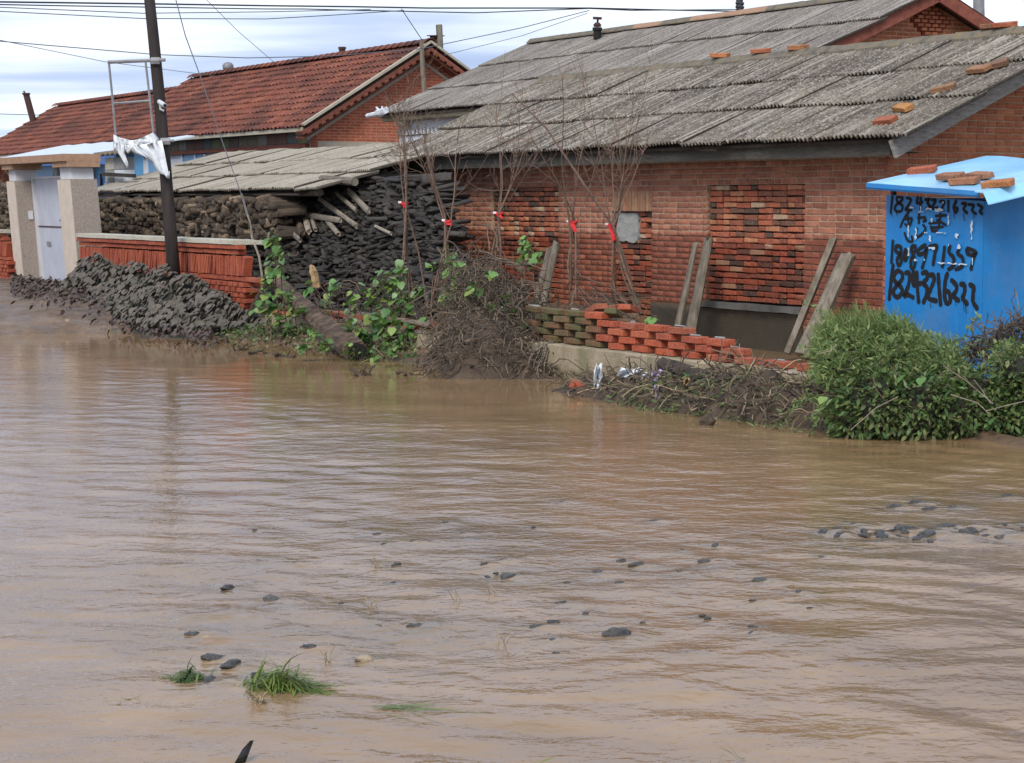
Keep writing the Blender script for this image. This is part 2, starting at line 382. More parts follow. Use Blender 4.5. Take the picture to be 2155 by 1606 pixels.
def farbrick(name, c1, c2, mo, sc=1.0):
    m, nt, b = newmat(name); P = nd(nt, 'ShaderNodeTexCoord').outputs['Object']
    sp = nd(nt, 'ShaderNodeSeparateXYZ', {0: P})
    v = nd(nt, 'ShaderNodeCombineXYZ', {0: mth(nt, 'ADD', sp.outputs[0], sp.outputs[1]), 1: sp.outputs[2], 2: 0.0}).outputs[0]
    br = nd(nt, 'ShaderNodeTexBrick', {'Vector': v, 'Color1': lin(*c1, K), 'Color2': lin(*c2, K), 'Mortar': lin(*mo, K), 'Scale': 1.0, 'Mortar Size': 0.007, 'Bias': 0.0, 'Brick Width': 0.25, 'Row Height': 0.064})
    c = mixc(nt, ramp(nt, noi(nt, P, 3, 5, 0.6), [(0.4, 0.0), (0.7, 0.4)]), br.outputs[0], lin(110, 64, 48, K))
    c = mixc(nt, ramp(nt, noi(nt, P, 30, 3), [(0.5, 0.0), (0.7, 0.35)]), c, lin(220, 170, 140, K))
    setb(nt, b, c, 0.9, br.outputs[1], 0.01, -0.6); return m
M_['farbrick'] = farbrick('far red brick wall', (184,94,64), (160,76,52), (196,146,118))
M_['farbrick2'] = farbrick('far orange brick wall', (186,112,76), (168,94,62), (206,160,124))
M_['whitewash'] = cement('whitewashed wall', (214,218,226), (236,238,242))
M_['cream'] = cement('cream plaster band', (168,158,138), (190,182,164))
M_['ochre'] = cement('stained cornice', (150,140,112), (186,178,152), stain=(96,88,66))
M_['pebble'] = rough_mat('pebble dash render', [(136,122,112),(180,166,154),(202,190,178)], 55, 0.95, bump=0.02)
M_['smoothpillar'] = rough_mat('pale pink render', [(196,180,164),(214,200,186)], 6, 0.9, bump=0.004, dirt=((120,84,60),4,0.6,0.6))
M_['whitepanel'] = rough_mat('white painted block', [(196,196,200),(214,214,218)], 4, 0.7, bump=0.002)
M_['brownbeam'] = rough_mat('brown stone beam', [(150,116,92),(180,146,120)], 12, 0.9, bump=0.008)
M_['dooroff'] = rough_mat('off white steel door', [(178,182,196),(198,202,214)], 3, 0.5, bump=0.002, dirt=((120,112,100),5,0.62,0.5))
M_['steel'] = rough_mat('galvanised steel', [(112,112,116),(148,148,152)], 9, 0.55, bump=0.002)
M_['rust'] = rough_mat('rusty pipe', [(54,34,32),(84,54,48)], 9, 0.85)
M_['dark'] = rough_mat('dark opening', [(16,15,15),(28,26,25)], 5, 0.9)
def bluepaint(name, c1, c2, rough=0.42):
    m, nt, b = newmat(name); P = geo_pos(nt)
    c = ramp(nt, noi(nt, P, 2.5, 5), [(0.3, lin(*c1)), (0.7, lin(*c2))])
    c = mixc(nt, ramp(nt, noi(nt, P, 50, 4, 0.7), [(0.66, 0.0), (0.72, 0.5)]), c, lin(180, 205, 225))
    c = mixc(nt, ramp(nt, noi(nt, mapn(nt, P, (3, 3, 0.35)), 3.0, 5, 0.65), [(0.52, 0.0), (0.74, 0.14)]), c, lin(96, 150, 190))
    c = mixc(nt, ramp(nt, noi(nt, P, 1.4, 5, 0.65), [(0.52, 0.0), (0.7, 0.22)]), c, lin(112, 104, 92))
    c = mixc(nt, ramp(nt, noi(nt, mapn(nt, P, (1, 1, 0.5)), 22, 5, 0.75), [(0.68, 0.0), (0.71, 0.7)]), c, lin(96, 62, 44))
    setb(nt, b, c, rough, noi(nt, P, 9, 3), 0.004); return m
M_['blue'] = bluepaint('blue painted steel', (10,106,172), (16,118,182))
M_['skyblue'] = bluepaint('pale blue painted roof', (126,186,226), (148,202,236), 0.3)
M_['bluedoor'] = bluepaint('blue far door', (74,128,170), (96,150,190))
M_['bluedark'] = bluepaint('deep blue band', (30,84,150), (44,100,170))
M_['palemetal'] = rough_mat('pale blue metal roof', [(196,208,222),(220,228,236)], 3, 0.4, bump=0.002)
M_['spray'] = rough_mat('black spray paint', [(3,4,8),(7,8,14)], 10, 0.8, bump=0.001)
M_['chip'] = rough_mat('pasted paper scraps', [(176,196,214),(214,222,228)], 30, 0.8, bump=0.002)
def cloth(name, c1, c2, tr=0.25):
    m, nt, b = newmat(name); P = geo_pos(nt)
    c = ramp(nt, noi(nt, P, 7, 5), [(0.3, lin(*c1, 0.9)), (0.7, lin(*c2, 0.9))]); setb(nt, b, c, 0.85, noi(nt, P, 25, 4), 0.01)
    return m
M_['whitecloth'] = cloth('torn white cloth', (196,202,210), (226,230,234))
M_['greycloth'] = cloth('grey rag', (110,116,122), (150,152,154))
M_['purple'] = cloth('lilac cloth', (150,134,176), (190,176,206))
M_['ribbon'] = cloth('red ribbon', (206,34,44), (226,60,66))
M_['pinkribbon'] = cloth('white ribbon end', (222,200,204), (236,222,224))
M_['sack'] = cloth('tan sack cloth', (150,122,86), (176,148,108))
def leafmat(name, cols, rough=0.5, k=0.75, trans=0.25, vein=True):
    m, nt, b = newmat(name); P = geo_pos(nt)
    c = ramp(nt, rnd_val(nt), pal(cols, k)); n = noi(nt, P, 18, 4)
    c = mixc(nt, ramp(nt, n, [(0.35, 0.35), (0.6, 0.0)]), c, mixc(nt, 1.0, c, (0.5, 0.5, 0.45, 1), 'MULTIPLY'))
    setb(nt, b, c, rough)
    if trans:
        t = nd(nt, 'ShaderNodeBsdfTranslucent', {'Color': c}); mx = nd(nt, 'ShaderNodeMixShader', {0: trans, 1: b.outputs[0], 2: t.outputs[0]})
        nt.links.new(mx.outputs[0], nt.nodes['Material Output'].inputs[0])
    return m
M_['mudleaf'] = leafmat('mud coated leaf', [(84,78,71),(92,86,78),(74,72,60),(86,76,70),(98,91,81),(84,74,69),(80,82,66)], 0.8, 1.0, 0.0)
M_['purpleleaf'] = leafmat('muddy purple leaf', [(74,56,54),(96,74,68),(64,50,46),(88,82,66)], 0.6, 0.8, 0.0)
M_['deadleaf'] = leafmat('dead brown leaf', [(120,102,84),(92,78,66),(140,122,100),(84,74,60),(108,96,70)], 0.85, 0.7, 0.0)
M_['vineleaf'] = leafmat('fresh green vine leaf', [(104,148,70),(70,112,54),(128,168,88),(88,130,74),(152,176,96),(120,140,70)], 0.42, 0.8)
M_['bushleaf'] = leafmat('soft green leaf', [(106,132,74),(86,112,60),(126,150,86),(96,118,66),(146,158,98),(124,136,78)], 0.6, 0.9)
M_['darkleaf'] = leafmat('deep green leaf', [(76,102,56),(60,84,46),(96,122,66),(70,88,50),(116,128,74),(110,110,70)], 0.55, 1.05)
M_['grass'] = leafmat('grass blade', [(104,132,54),(130,150,66),(84,112,44),(150,156,84)], 0.5, 0.75)
M_['drygrass'] = leafmat('dry vine', [(104,90,76),(84,72,61),(126,110,92),(72,62,54),(146,130,108)], 0.9, 0.7, 0.0)
M_['twig'] = rough_mat('bare sapling bark', [(84,66,56),(112,90,76),(136,112,96)], 22, 0.85, bump=0.004, var=0.3)
M_['soil'] = rough_mat('dark wet soil', [(58,47,38),(80,65,52),(100,82,64)], 7, 0.85, bump=0.03)
M_['core'] = rough_mat('undergrowth with painted shade', [(40,40,32),(58,56,44)], 9, 0.95, bump=0.03)  # filler cores; shade among the leaves is put into this dark colour
M_['straw'] = leafmat('pale straw', [(168,148,114),(146,126,98),(184,166,132),(128,110,86)], 0.85, 0.75, 0.0)
M_['rock'] = rough_mat('wet dark stone', [(44,42,42),(66,63,60),(92,86,78)], 14, 0.32, bump=0.015)
M_['palerock'] = rough_mat('pale stone', [(150,132,108),(186,168,142)], 14, 0.5, bump=0.015)
M_['wire'] = rough_mat('black cable', [(38,40,46),(52,54,60)], 3, 0.6)
M_['lilacwire'] = rough_mat('grey cable', [(96,100,110),(112,116,126)], 3, 0.6)
# ================================================================== SETTING: ground and flood water
def sstep(a, b, x):
    t = np.clip((np.asarray(x, dtype=float)-a)/(b-a), 0, 1); return t*t*(3-2*t)
def vnoise(x, y, f, seed):
    r = np.random.default_rng(seed); out = 0
    for k in range(10):
        an = r.uniform(0, 2*math.pi); fr = f*r.uniform(0.6, 1.7); ph = r.uniform(0, 6.28)
        out = out + np.sin((x*math.cos(an)+y*math.sin(an))*fr*2*math.pi + ph)
    return out/10**0.5*0.7
def ground_z(s, t):
    s = np.asarray(s, dtype=float); t = np.asarray(t, dtype=float)
    w = vnoise(s, t, 0.5, 5)*0.12 + vnoise(s, t, 1.7, 6)*0.05
    shore_t = 8.75 + 0.45*sstep(-17.5, -15.5, s)
    d1 = t - shore_t
    d2 = (-23.5 - 0.25*np.clip(6.0-t, -3, 8)) - s
    d = np.maximum(d1, np.minimum(d2, 4)) + w
    z = np.where(d < 0, np.maximum(-0.5, d*0.35), 0.02+0.30*(1-np.exp(-np.maximum(d, 0)*0.85)))
    pool = sstep(-19.6, -18.9, s)*sstep(9.35, 9.6, t)*(1-sstep(13.2, 13.8, t))
    z = z*(1-pool) + (-0.25)*pool
    near = sstep(-8.5, -6.0, s)*(1-sstep(12.0, 16.0, t))
    z = z*(1-near) - 0.4*near
    return z + np.where(z > 0.02, vnoise(s, t, 2.6, 8)*0.018, 0)
def axis(lo, a, b, hi, step, k=1.35):
    m = list(np.arange(a, b, step)); up = [b]; d = step
    while up[-1] < hi: d *= k; up.append(up[-1]+d)
    dn = [a-step]; d = step
    while dn[-1] > lo: d *= k; dn.append(dn[-1]-d)
    return np.array(dn[::-1] + m + up)
sa = axis(-900, -36, -7, 700, 0.14); ta = axis(-700, 3, 14.5, 900, 0.14)
SS, TT = np.meshgrid(sa, ta, indexing='ij'); ZZ = ground_z(SS, TT)
gv = np.stack([SS*ES[0]+TT*ET[0], SS*ES[1]+TT*ET[1], ZZ], -1).reshape(-1, 3)
n_, m_ = SS.shape; idx = np.arange(n_*m_).reshape(n_, m_)
gq = np.stack([idx[:-1, :-1], idx[1:, :-1], idx[1:, 1:], idx[:-1, 1:]], -1).reshape(-1, 4)
def quadmesh(name, V, Q, mat, smooth=True, attrs=None):
    me = bpy.data.meshes.new(name); me.vertices.add(len(V)); me.vertices.foreach_set('co', V.astype(np.float32).ravel())
    me.loops.add(len(Q)*4); me.loops.foreach_set('vertex_index', Q.astype(np.int32).ravel())
    me.polygons.add(len(Q)); me.polygons.foreach_set('loop_start', np.arange(0, len(Q)*4, 4, dtype=np.int32)); me.polygons.foreach_set('loop_total', np.full(len(Q), 4, dtype=np.int32))
    me.polygons.foreach_set('use_smooth', np.full(len(Q), smooth, dtype=bool)); me.materials.append(mat)
    for k, v in (attrs or {}).items():
        a = me.attributes.new(k, 'FLOAT', 'POINT'); a.data.foreach_set('value', v.astype(np.float32).ravel())
    me.update(calc_edges=True); return me
def mud_mat():
    m, nt, b = newmat('trampled wet mud'); P = geo_pos(nt)
    n = noi(nt, P, 1.6, 7, 0.65)
    c = ramp(nt, n, [(0.3, lin(84, 66, 50, K)), (0.5, lin(120, 96, 74, K)), (0.68, lin(146, 118, 92, K))])
    c = mixc(nt, ramp(nt, noi(nt, P, 12, 5), [(0.5, 0.0), (0.65, 0.5)]), c, lin(92, 86, 76, K))
    setb(nt, b, c, ramp(nt, noi(nt, P, 2.5, 4), [(0.4, 0.25), (0.6, 0.75)]), noi(nt, P, 18, 6, 0.7), 0.035); return m
g_ob = bpy.data.objects.new('ground', quadmesh('ground', gv, gq, mud_mat())); col.objects.link(g_ob); settag(g_ob, kind='structure')

# ---- flood water: real waves, rougher over the road in front, calm along the bank
def water_mat():
    m, nt, b = newmat('muddy flood water'); P = geo_pos(nt)
    amp = nd(nt, 'ShaderNodeAttribute', attribute_name='amp').outputs['Fac']
    sho = nd(nt, 'ShaderNodeAttribute', attribute_name='shoal').outputs['Fac']
    sw = noi(nt, mapn(nt, P, (0.55, 0.8, 1), rot=(0, 0, 0.35)), 1.3, 6, 0.6, 0.8)
    c = ramp(nt, sw, [(0.3, lin(126, 100, 70, 0.94)), (0.55, lin(144, 116, 85, 0.94)), (0.75, lin(164, 134, 98, 0.94))])
    c = mixc(nt, mth(nt, 'MULTIPLY', sho, ramp(nt, noi(nt, mapn(nt, P, (1, 1.6, 1)), 5, 5, 0.6), [(0.35, 0.0), (0.7, 0.95)])), c, lin(98, 98, 94, 0.8))
    a = noi(nt, mapn(nt, P, (0.75, 1.0, 1), rot=(0, 0, 0.12)), 7.5, 3, 0.5, 0.5)
    a2 = noi(nt, mapn(nt, P, (0.8, 1.0, 1), rot=(0, 0, -0.2)), 21, 3, 0.55, 0.4)
    h = mth(nt, 'ADD', mth(nt, 'MULTIPLY', a, 0.0068), mth(nt, 'MULTIPLY', a2, 0.0028))
    bp = nd(nt, 'ShaderNodeBump', {'Height': mth(nt, 'MULTIPLY', h, amp), 'Distance': 1.0, 'Strength': 1.0}).outputs[0]
    # silt-laden body lit from above, mirror-like skin on top of it
    df = nd(nt, 'ShaderNodeBsdfDiffuse', {'Color': c})
    gl = nd(nt, 'ShaderNodeBsdfGlossy', {'Color': (0.97, 0.97, 0.97, 1), 'Roughness': 0.05, 'Normal': bp})
    fr = nd(nt, 'ShaderNodeFresnel', {'IOR': 1.34, 'Normal': bp})
    mx = nd(nt, 'ShaderNodeMixShader', {0: fr.outputs[0], 1: df.outputs[0], 2: gl.outputs[0]})
    nt.nodes.remove(b); nt.links.new(mx.outputs[0], nt.nodes['Material Output'].inputs[0])
    return m
def water_height(X, Y):
    r = np.random.default_rng(21); h = np.zeros_like(X)
    wx = X + 0.16*vnoise(X, Y, 0.45, 31); wy = Y + 0.16*vnoise(X, Y, 0.4, 32)
    patch = 0.75 + 0.35*vnoise(X, Y, 0.22, 33)
    for k in range(64):
        lam = 0.16*(1.5/0.16)**r.random(); an = r.normal(math.pi/2-0.15, 0.62); ph = r.uniform(0, 6.28)
        a = 0.0012*lam**0.9*(1.0 if lam < 0.7 else 0.7)
        ok = np.clip((lam - 2.2*np.maximum(Y, 3)*0.0042)/0.12, 0, 1)
        sn = np.sin((wx*math.cos(an)+wy*math.sin(an))*2*math.pi/lam + ph)
        if lam > 0.4: ok = ok*(1-0.82*sstep(7.5, 11.0, Y)*sstep(0.4, 0.7, lam))
        h += a*ok*(sn + 0.22*np.cos(2*((wx*math.cos(an)+wy*math.sin(an))*2*math.pi/lam + ph)))
    return h*np.clip(patch, 0.3, 1.5)
ROCKS = []   # filled by hand: x, y (metres on the ground), size, pale?
for (px, py, sz, pale) in ((575,1266,.055,0),(478,1236,.04,0),(470,1292,.03,0),(407,1336,.04,0),(437,1342,.03,1),(450,1383,.05,0),(487,1398,.055,0),(443,1440,.055,0),(548,1424,.05,0),(652,1360,.035,0),(768,1386,.04,1),(835,1190,.03,0),(870,1142,.025,0),(875,1319,.045,0),(1068,1213,.05,0),(1180,1272,.035,0),(1130,1320,.04,0),(1168,1312,.03,0),(1300,1335,.06,0),(1380,1096,.03,0),(1490,1185,.05,0),(1505,1148,.03,0),(1340,1190,.04,0),(1255,1205,.04,0),(1600,1222,.04,0),(1730,1118,.04,0),(1770,1125,.035,0),(1930,1058,.045,0),(1885,1068,.05,0),(1960,1072,.05,0),(2010,1068,.04,0),(2120,1045,.035,0),(1905,1115,.07,0),(1950,1125,.09,0),(2000,1110,.06,0),(2040,1120,.07,0),(2080,1122,.06,0),(1860,1128,.05,0),(2115,1130,.05,0),(2010,1130,.05,1),(1830,1120,.03,1)):
    s_, t_, _ = gp(px, py, 0); w_ = W((s_, t_, 0)); ROCKS.append((w_.x, w_.y, sz*0.82, pale))
_r = random.Random(4)
for k in range(60):
    px, py = _r.uniform(1740, 2200), _r.gauss(1120, 10); s_, t_, _ = gp(px, py, 0); w_ = W((s_, t_, 0)); ROCKS.append((w_.x, w_.y, _r.uniform(.012, .03), 0))
for k in range(44):
    px, py = _r.uniform(380, 1750), _r.gauss(1230, 75); s_, t_, _ = gp(px, py, 0); w_ = W((s_, t_, 0)); ROCKS.append((w_.x, w_.y, _r.uniform(.010, .022), 0))
def shoal_field(X, Y):
    f = np.zeros_like(X); bump = np.zeros_like(X)
    for (x, y, sz, p) in ROCKS:
        d2 = (X-x)**2 + ((Y-y)*0.8)**2
        f = np.maximum(f, np.exp(-d2/(sz*2.6+0.06)**2)*0.8)
        bump += np.exp(-((X-x-sz*1.3)**2 + (Y-y)**2)/(sz*1.1+0.03)**2)*sz*0.28 - np.exp(-((X-x+sz*1.6)**2 + (Y-y)**2)/(sz*1.3+0.03)**2)*sz*0.16
    for (x, y, rx, ry) in ((2.1, 9.4, 1.0, 0.30), (2.2, 9.4, 0.8, 0.25), (-0.65, 7.0, 0.9, 0.7), (0.35, 8.5, 1.3, 0.7), (1.4, 9.0, 0.9, 0.5)):
        f = np.maximum(f, (0.9 if x > 1.9 else 0.5)*np.exp(-((X-x)/rx)**2-((Y-y)/ry)**2))
    return np.clip(f, 0, 1), bump
ua = np.concatenate([[-9, -5, -3, -1.8, -1.1, -0.8, -0.65], np.linspace(-0.52, 0.52, 560), [0.65, 0.8, 1.1, 1.8, 3, 5, 9]])
ya = np.concatenate([[-30, -15, -6, -1, 1.5, 2.8, 3.6], 4.2*(30/4.2)**np.linspace(0, 1, 560), [31, 33, 37, 45, 60, 90]])
UU, YY = np.meshgrid(ua, ya, indexing='ij'); XX = UU*np.maximum(YY, 4.2)
Ss = 0.5*XX - math.sqrt(3)/2*YY; Ts = math.sqrt(3)/2*XX + 0.5*YY
calm = 1 - (0.74+0.14*(1-sstep(-20, -16, Ss)))*sstep(4.8, 8.0, Ts)*(1-sstep(-13.5, -11.0, Ss)) - 0.12*sstep(12, 20, YY)
calm = calm*(1-0.6*sstep(-26, -23.0, -np.abs(Ss+23.5)-21.5)*sstep(20, 23, YY))
behind = sstep(9.3, 9.5, Ts); calm = calm*(1-behind) + 0.06*behind
boost = 1 + 0.45*(1-sstep(6.5, 10.5, YY)) + 0.35*sstep(-0.5, 2.5, XX)*(1-sstep(12, 15, YY))
sh_, bp_ = shoal_field(XX, YY)
inner = (np.abs(UU) < 0.53) & (YY > 4.0) & (YY < 30.5)
HH = np.where(inner, water_height(XX, YY)*calm*boost + bp_, 0.0)
wv = np.stack([XX, YY, HH], -1).reshape(-1, 3); n_, m_ = XX.shape; idx = np.arange(n_*m_).reshape(n_, m_)
wq = np.stack([idx[:-1, :-1], idx[1:, :-1], idx[1:, 1:], idx[:-1, 1:]], -1).reshape(-1, 4)
w_ob = bpy.data.objects.new('water', quadmesh('water', wv, wq, water_mat(), attrs={'amp': calm*np.minimum(boost, 1.3)*(1+1.1*sh_), 'shoal': sh_}))
col.objects.link(w_ob); settag(w_ob, kind='structure')

# ================================================================== base pieces shared by the walls and roofs
def beveled(name, l, d, h, bev, mat, jit=0.0, seed=0, seg=1):
    bm = bmesh.new(); bmesh.ops.create_cube(bm, size=1.0); r = random.Random(seed)
    for v in bm.verts:
        v.co = Vector((v.co.x*l, v.co.y*d, v.co.z*h)) + Vector((r.uniform(-jit, jit), r.uniform(-jit, jit), r.uniform(-jit, jit)))
    bmesh.ops.bevel(bm, geom=list(bm.edges), offset=bev, segments=seg, affect='EDGES')
    me = bpy.data.meshes.new(name); bm.to_mesh(me); bm.free()
    if mat: me.materials.append(mat)
    return me
def brickset(mat, tag, jit=0.004, d=0.07):
    return [beveled('brick_'+tag, 0.238, d, 0.053, 0.005, mat, jit, 10+i) for i in range(3)] + [beveled('brick_half_'+tag, 0.114, d, 0.053, 0.005, mat, jit, 20+i) for i in range(2)]
def free_iv(a, b, holes, z):
    iv = [(a, b)]
    for (h0, h1, z0, z1) in holes:
        if z0 <= z <= z1:
            out = []
            for (p, q) in iv:
                if h1 <= p or h0 >= q: out.append((p, q)); continue
                if h0 > p: out.append((p, h0))
                if h1 < q: out.append((h1, q))
            iv = out
    return iv
def lay(a, b, z0, z1, holes, ch=0.063, gap=0.012, mix=0.35, wob=0.0, limit=None):
    """(centre, z, length, half?) of every brick of a wall face"""
    out = []; n = 0; z = z0
    while z + ch*0.6 < z1:
        zc = z + ch/2
        for (p, q) in free_iv(a, b, holes, zc):
            if limit: q = min(q, limit(zc))
            x = p + (0.0 if n % 2 == 0 else -0.125) 
            header_row = (n % 3 == 2)
            while x < q - 0.02:
                half = header_row if random.random() > mix*0.5 else not header_row
                L = 0.114 if half else 0.238
                x0, x1 = max(x, p), min(x+L, q)
                if x1-x0 > 0.035: out.append(((x0+x1)/2, zc + random.uniform(-wob, wob), x1-x0, (x1-x0) < 0.16))
                x += L + gap
        z += ch; n += 1
    return out

# corrugated sheet: local x across, y up the slope, z normal
def sheet_mesh(name, w, L, mat, amp=0.020, pitch=0.063, seed=0):
    r = random.Random(seed); nw = int(round(w/pitch)); nx = nw*6; ny = 4
    ph = [r.uniform(0, 6) for _ in range(4)]; rows = []
    chip = [r.uniform(-0.004, 0.004) for _ in range(nx+1)]
    for j in range(ny+1):
        y = L*j/ny; row = []
        for i in range(nx+1):
            x = -w/2 + w*i/nx
            z = amp*math.cos(2*math.pi*(x/pitch)) + 0.010*math.sin(x*5+ph[0])*math.sin(y*2.2+ph[1])
            row.append((x, y + (chip[i] if j == 0 else 0), z))
        rows.append(row)
    mb = MB(); mb.grid(rows, 0.0, (0, 0, -0.0065))
    return mkmesh(name, mb.V, mb.F, mat)
def lay_sheets(parent, mat, s0, s1, t0, z0, m, slope_len, rows, tag, w=0.756, jit=1.0, start=0.0, rowjit=0.03, skip=None):
    th = math.atan(m); cs, sn = math.cos(th), math.sin(th); p = slope_len/rows
    ms = [sheet_mesh('sheet_'+tag, w, p+0.13, mat, seed=i+3) for i in range(4)]
    Y = Vector((0, cs, sn)); Z = Vector((0, -sn, cs))
    for r_ in range(rows):
        x = s0 + w/2 + (0.0 if r_ % 2 == 0 else -0.3*w*0)
        rj = random.uniform(-rowjit, rowjit) if r_ else 0
        k = 0
        while x - w/2 < s1 - 0.05:
            d = start + r_*p + rj + random.uniform(-0.018, 0.018)*jit
            tilt = 0.034/(p+0.13)
            lift = 0.012 + 0.033 + random.uniform(-0.004, 0.007)*jit + 0.002*(k % 2)
            pos = Vector((x, t0, z0)) + Y*d + Z*lift
            M = RX(th - tilt + random.uniform(-0.004, 0.004)*jit) @ RZl(random.uniform(-0.006, 0.006)*jit) @ RY(random.uniform(-0.004, 0.004)*jit)
            if not (skip and skip(r_, k)):
                wfit = min(1.0, (s1-(x-w/2))/w); 
                inst('roof_sheet', random.choice(ms), parent, pos, M, (1.0, 1, 1))
            x += w*0.955; k += 1
# ================================================================== THE LOW BRICK SHED (front wall t=12.87, corner s=-15)
TA = 12.87; SL, SR = -24.1, -15.0; EZ, ET0, RM = 2.17, 12.45, 0.452; RT, RZ_ = 14.95, 3.30
shed = thing('brick_shed', 'low red brick shed with bricked-up windows under a lichened grey corrugated roof', 'shed', ((SL+SR)/2, TA, 0))
hA = [(-18.02,-16.29,0.44,1.75), (-19.94,-19.09,0.0,1.71), (-22.82,-21.15,0.30,1.75)]
mb = MB()
# mortar backing: the front wall with openings, then the right gable wall, left and rear walls
def wall_cells(mb, a0, a1, z0, z1, holes, t0, t1):
    xs = sorted({a0, a1, *[h for H in holes for h in H[:2]]}); zs = sorted({z0, z1, *[min(max(h, z0), z1) for H in holes for h in H[2:]]})
    for i in range(len(xs)-1):
        for j in range(len(zs)-1):
            cx, cz = (xs[i]+xs[i+1])/2, (zs[j]+zs[j+1])/2
            if not any(H[0] < cx < H[1] and H[2] < cz < H[3] for H in holes): mb.box(xs[i], xs[i+1], t0, t1, zs[j], zs[j+1], 0.5)
wall_cells(mb, SL, SR-0.006, -0.3, 2.28, hA, TA+0.006, TA+0.30)
fw = part('front_wall', mb, M_['mortar'], shed)
mb = MB(); DEP = 17.2
apex = (TA+DEP)/2
def prism(mb, a0, a1, pts):                 # pts: (t, z) outline extruded along s
    n = len(pts); V = [(a0, t, z) for t, z in pts] + [(a1, t, z) for t, z in pts]
    mb.add(V, [tuple(range(n)), tuple(range(2*n-1, n-1, -1))] + [(i, i+n, (i+1) % n+n, (i+1) % n) for i in range(n)])
prism(mb, SR-0.30, SR-0.008, [(TA+0.31, -0.3), (DEP, -0.3), (DEP, 2.2), (RT, 3.22), (TA+0.31, 2.28)])
gw = part('gable_wall', mb, M_['gablemortar'], shed)
mb = MB(); prism(mb, SL, SL+0.28, [(TA+0.31, -0.3), (DEP, -0.3), (DEP, 2.2), (RT, 3.22), (TA+0.31, 2.28)]); mb.box(SL+0.29, SR-0.31, DEP-0.28, DEP, -0.3, 2.2)
part('rear_wall', mb, M_['mortar'], shed)
BW = brickset(M_['wallbrick'], 'wall'); BG = brickset(M_['gablebrick'], 'gable'); BI = brickset(M_['infill'], 'infill', jit=0.007, d=0.09)
def items_front(L, t, yaw=0.02, d=0.0):
    out = []
    for (c, z, ln, half) in L:
        mi = random.choice((3, 4)) if half else random.choice((0, 1, 2))
        sx = ln/(0.114 if half else 0.238)
        out.append((mi, (c, t + random.uniform(-d, d), z), RZl(random.uniform(-yaw, yaw)*0.5) @ RY(random.uniform(-0.006, 0.006)), (sx, 1, 1)))
    return out
cemH = [(-19.09, -16.29, -0.3, 0.41)]
Lf = lay(SL, SR, -0.08, 2.02, hA + cemH)
it = items_front(Lf, TA+0.034, 0.01, 0.0015)
corner_items = it
scatter('brick', 'far_bricks', BW, corner_items, fw, M_['wallbrick'], 240, 'weathered wall bricks of the shed front')
# gable bricks run back along t on the corner plane
Lg = lay(TA-0.0, 15.6, 0.1, 3.2, [], mix=0.2)
ig = []
for (c, z, ln, half) in Lg:
    if z > 2.22 + (c-12.6)*RM - 0.08: continue
    mi = random.choice((3, 4)) if half else random.choice((0, 1, 2))
    ig.append((mi, (SR-0.034+random.uniform(-.0015, .0015), c, z), RZl(math.pi/2), (ln/(0.114 if half else 0.238), 1, 1)))
scatter('brick', 'far_bricks', BG, ig, gw, M_['gablebrick'], 200, 'dry orange gable bricks')
# right bricked-up window
def infill(name, a0, a1, z0, z1, dep, seed, mortar_m, lab, n=110, miss=0.0):
    mb = MB(); mb.box(a0+0.002, a1-0.002, TA+dep+0.05, TA+dep+0.2, z0, z1)
    p = part(name, mb, mortar_m, shed, label=lab)
    L = lay(a0+0.012, a1-0.008, z0+0.006, z1-0.01, [], gap=0.014, mix=0.9, wob=0.004)
    L = [l for l in L if random.random() > miss]
    scatter('brick', 'far_bricks', BI, items_front(L, TA+dep+0.045, 0.05, 0.008), p, M_['infill'], n)
    return p
infill('window_infill', -18.02, -16.29, 0.482, 1.75, 0.035, 1, M_['gapdark'], 'mixed red and sooty bricks filling the wide window', 170)
infill('window_infill', -22.82, -21.15, 0.30, 1.75, 0.03, 2, M_['gapdark'], 'loosely laid bricks filling the window behind the saplings', 60)
mid = infill('doorway_infill', -19.94, -19.09, 0.25, 1.44, 0.06, 3, M_['gapdark'], 'rough dark bricks filling the narrow doorway', 80, 0.05)
mb = MB(); mb.box(-19.93, -19.10, TA+0.02, TA+0.2, -0.3, 0.245); part('threshold', mb, M_['mossbrick'], shed)
# soldier-course lintels (standing bricks)
for (a0, a1, z0, z1) in ((-19.93, -19.06, 1.452, 1.70), (-18.06, -16.25, 1.765, 2.0), (-22.86, -21.1, 1.765, 2.0)):
    if z0 > 1.7: continue
    mb = MB(); mb.box(a0, a1, TA+0.02, TA+0.25, z0, z1); lt = part('lintel', mb, M_['greycement'], shed)
    x = a0+0.004
    sb = [beveled('brick_soldier', 0.05, 0.06, z1-z0-0.01, 0.005, M_['soldier'], 0.004, 40+i) for i in range(3)]
    while x < a1-0.04:
        inst('brick', random.choice(sb), lt, (x+0.026, TA+0.022, (z0+z1)/2), RY(random.uniform(-0.02, 0.02))); x += 0.0605
# grey cement patch in the doorway
mb = MB(); P = []
ro = random.Random(5)
for j in range(7):
    z = 1.10 + 0.335*j/6; row = []
    for i in range(7):
        s = -19.90 + 0.47*i/6
        e = (0.012 if i == 6 else 0)*ro.uniform(-1, 1); f = (0.016 if j == 0 else 0)*ro.uniform(-1, 1)
        row.append((s+e, TA+0.035+ro.uniform(-0.006, 0.006), z+f))
    P.append(row)
mb.grid(P, 0.5, (0, 0.05, 0)); part('cement_patch', mb, M_['greycement'], shed)
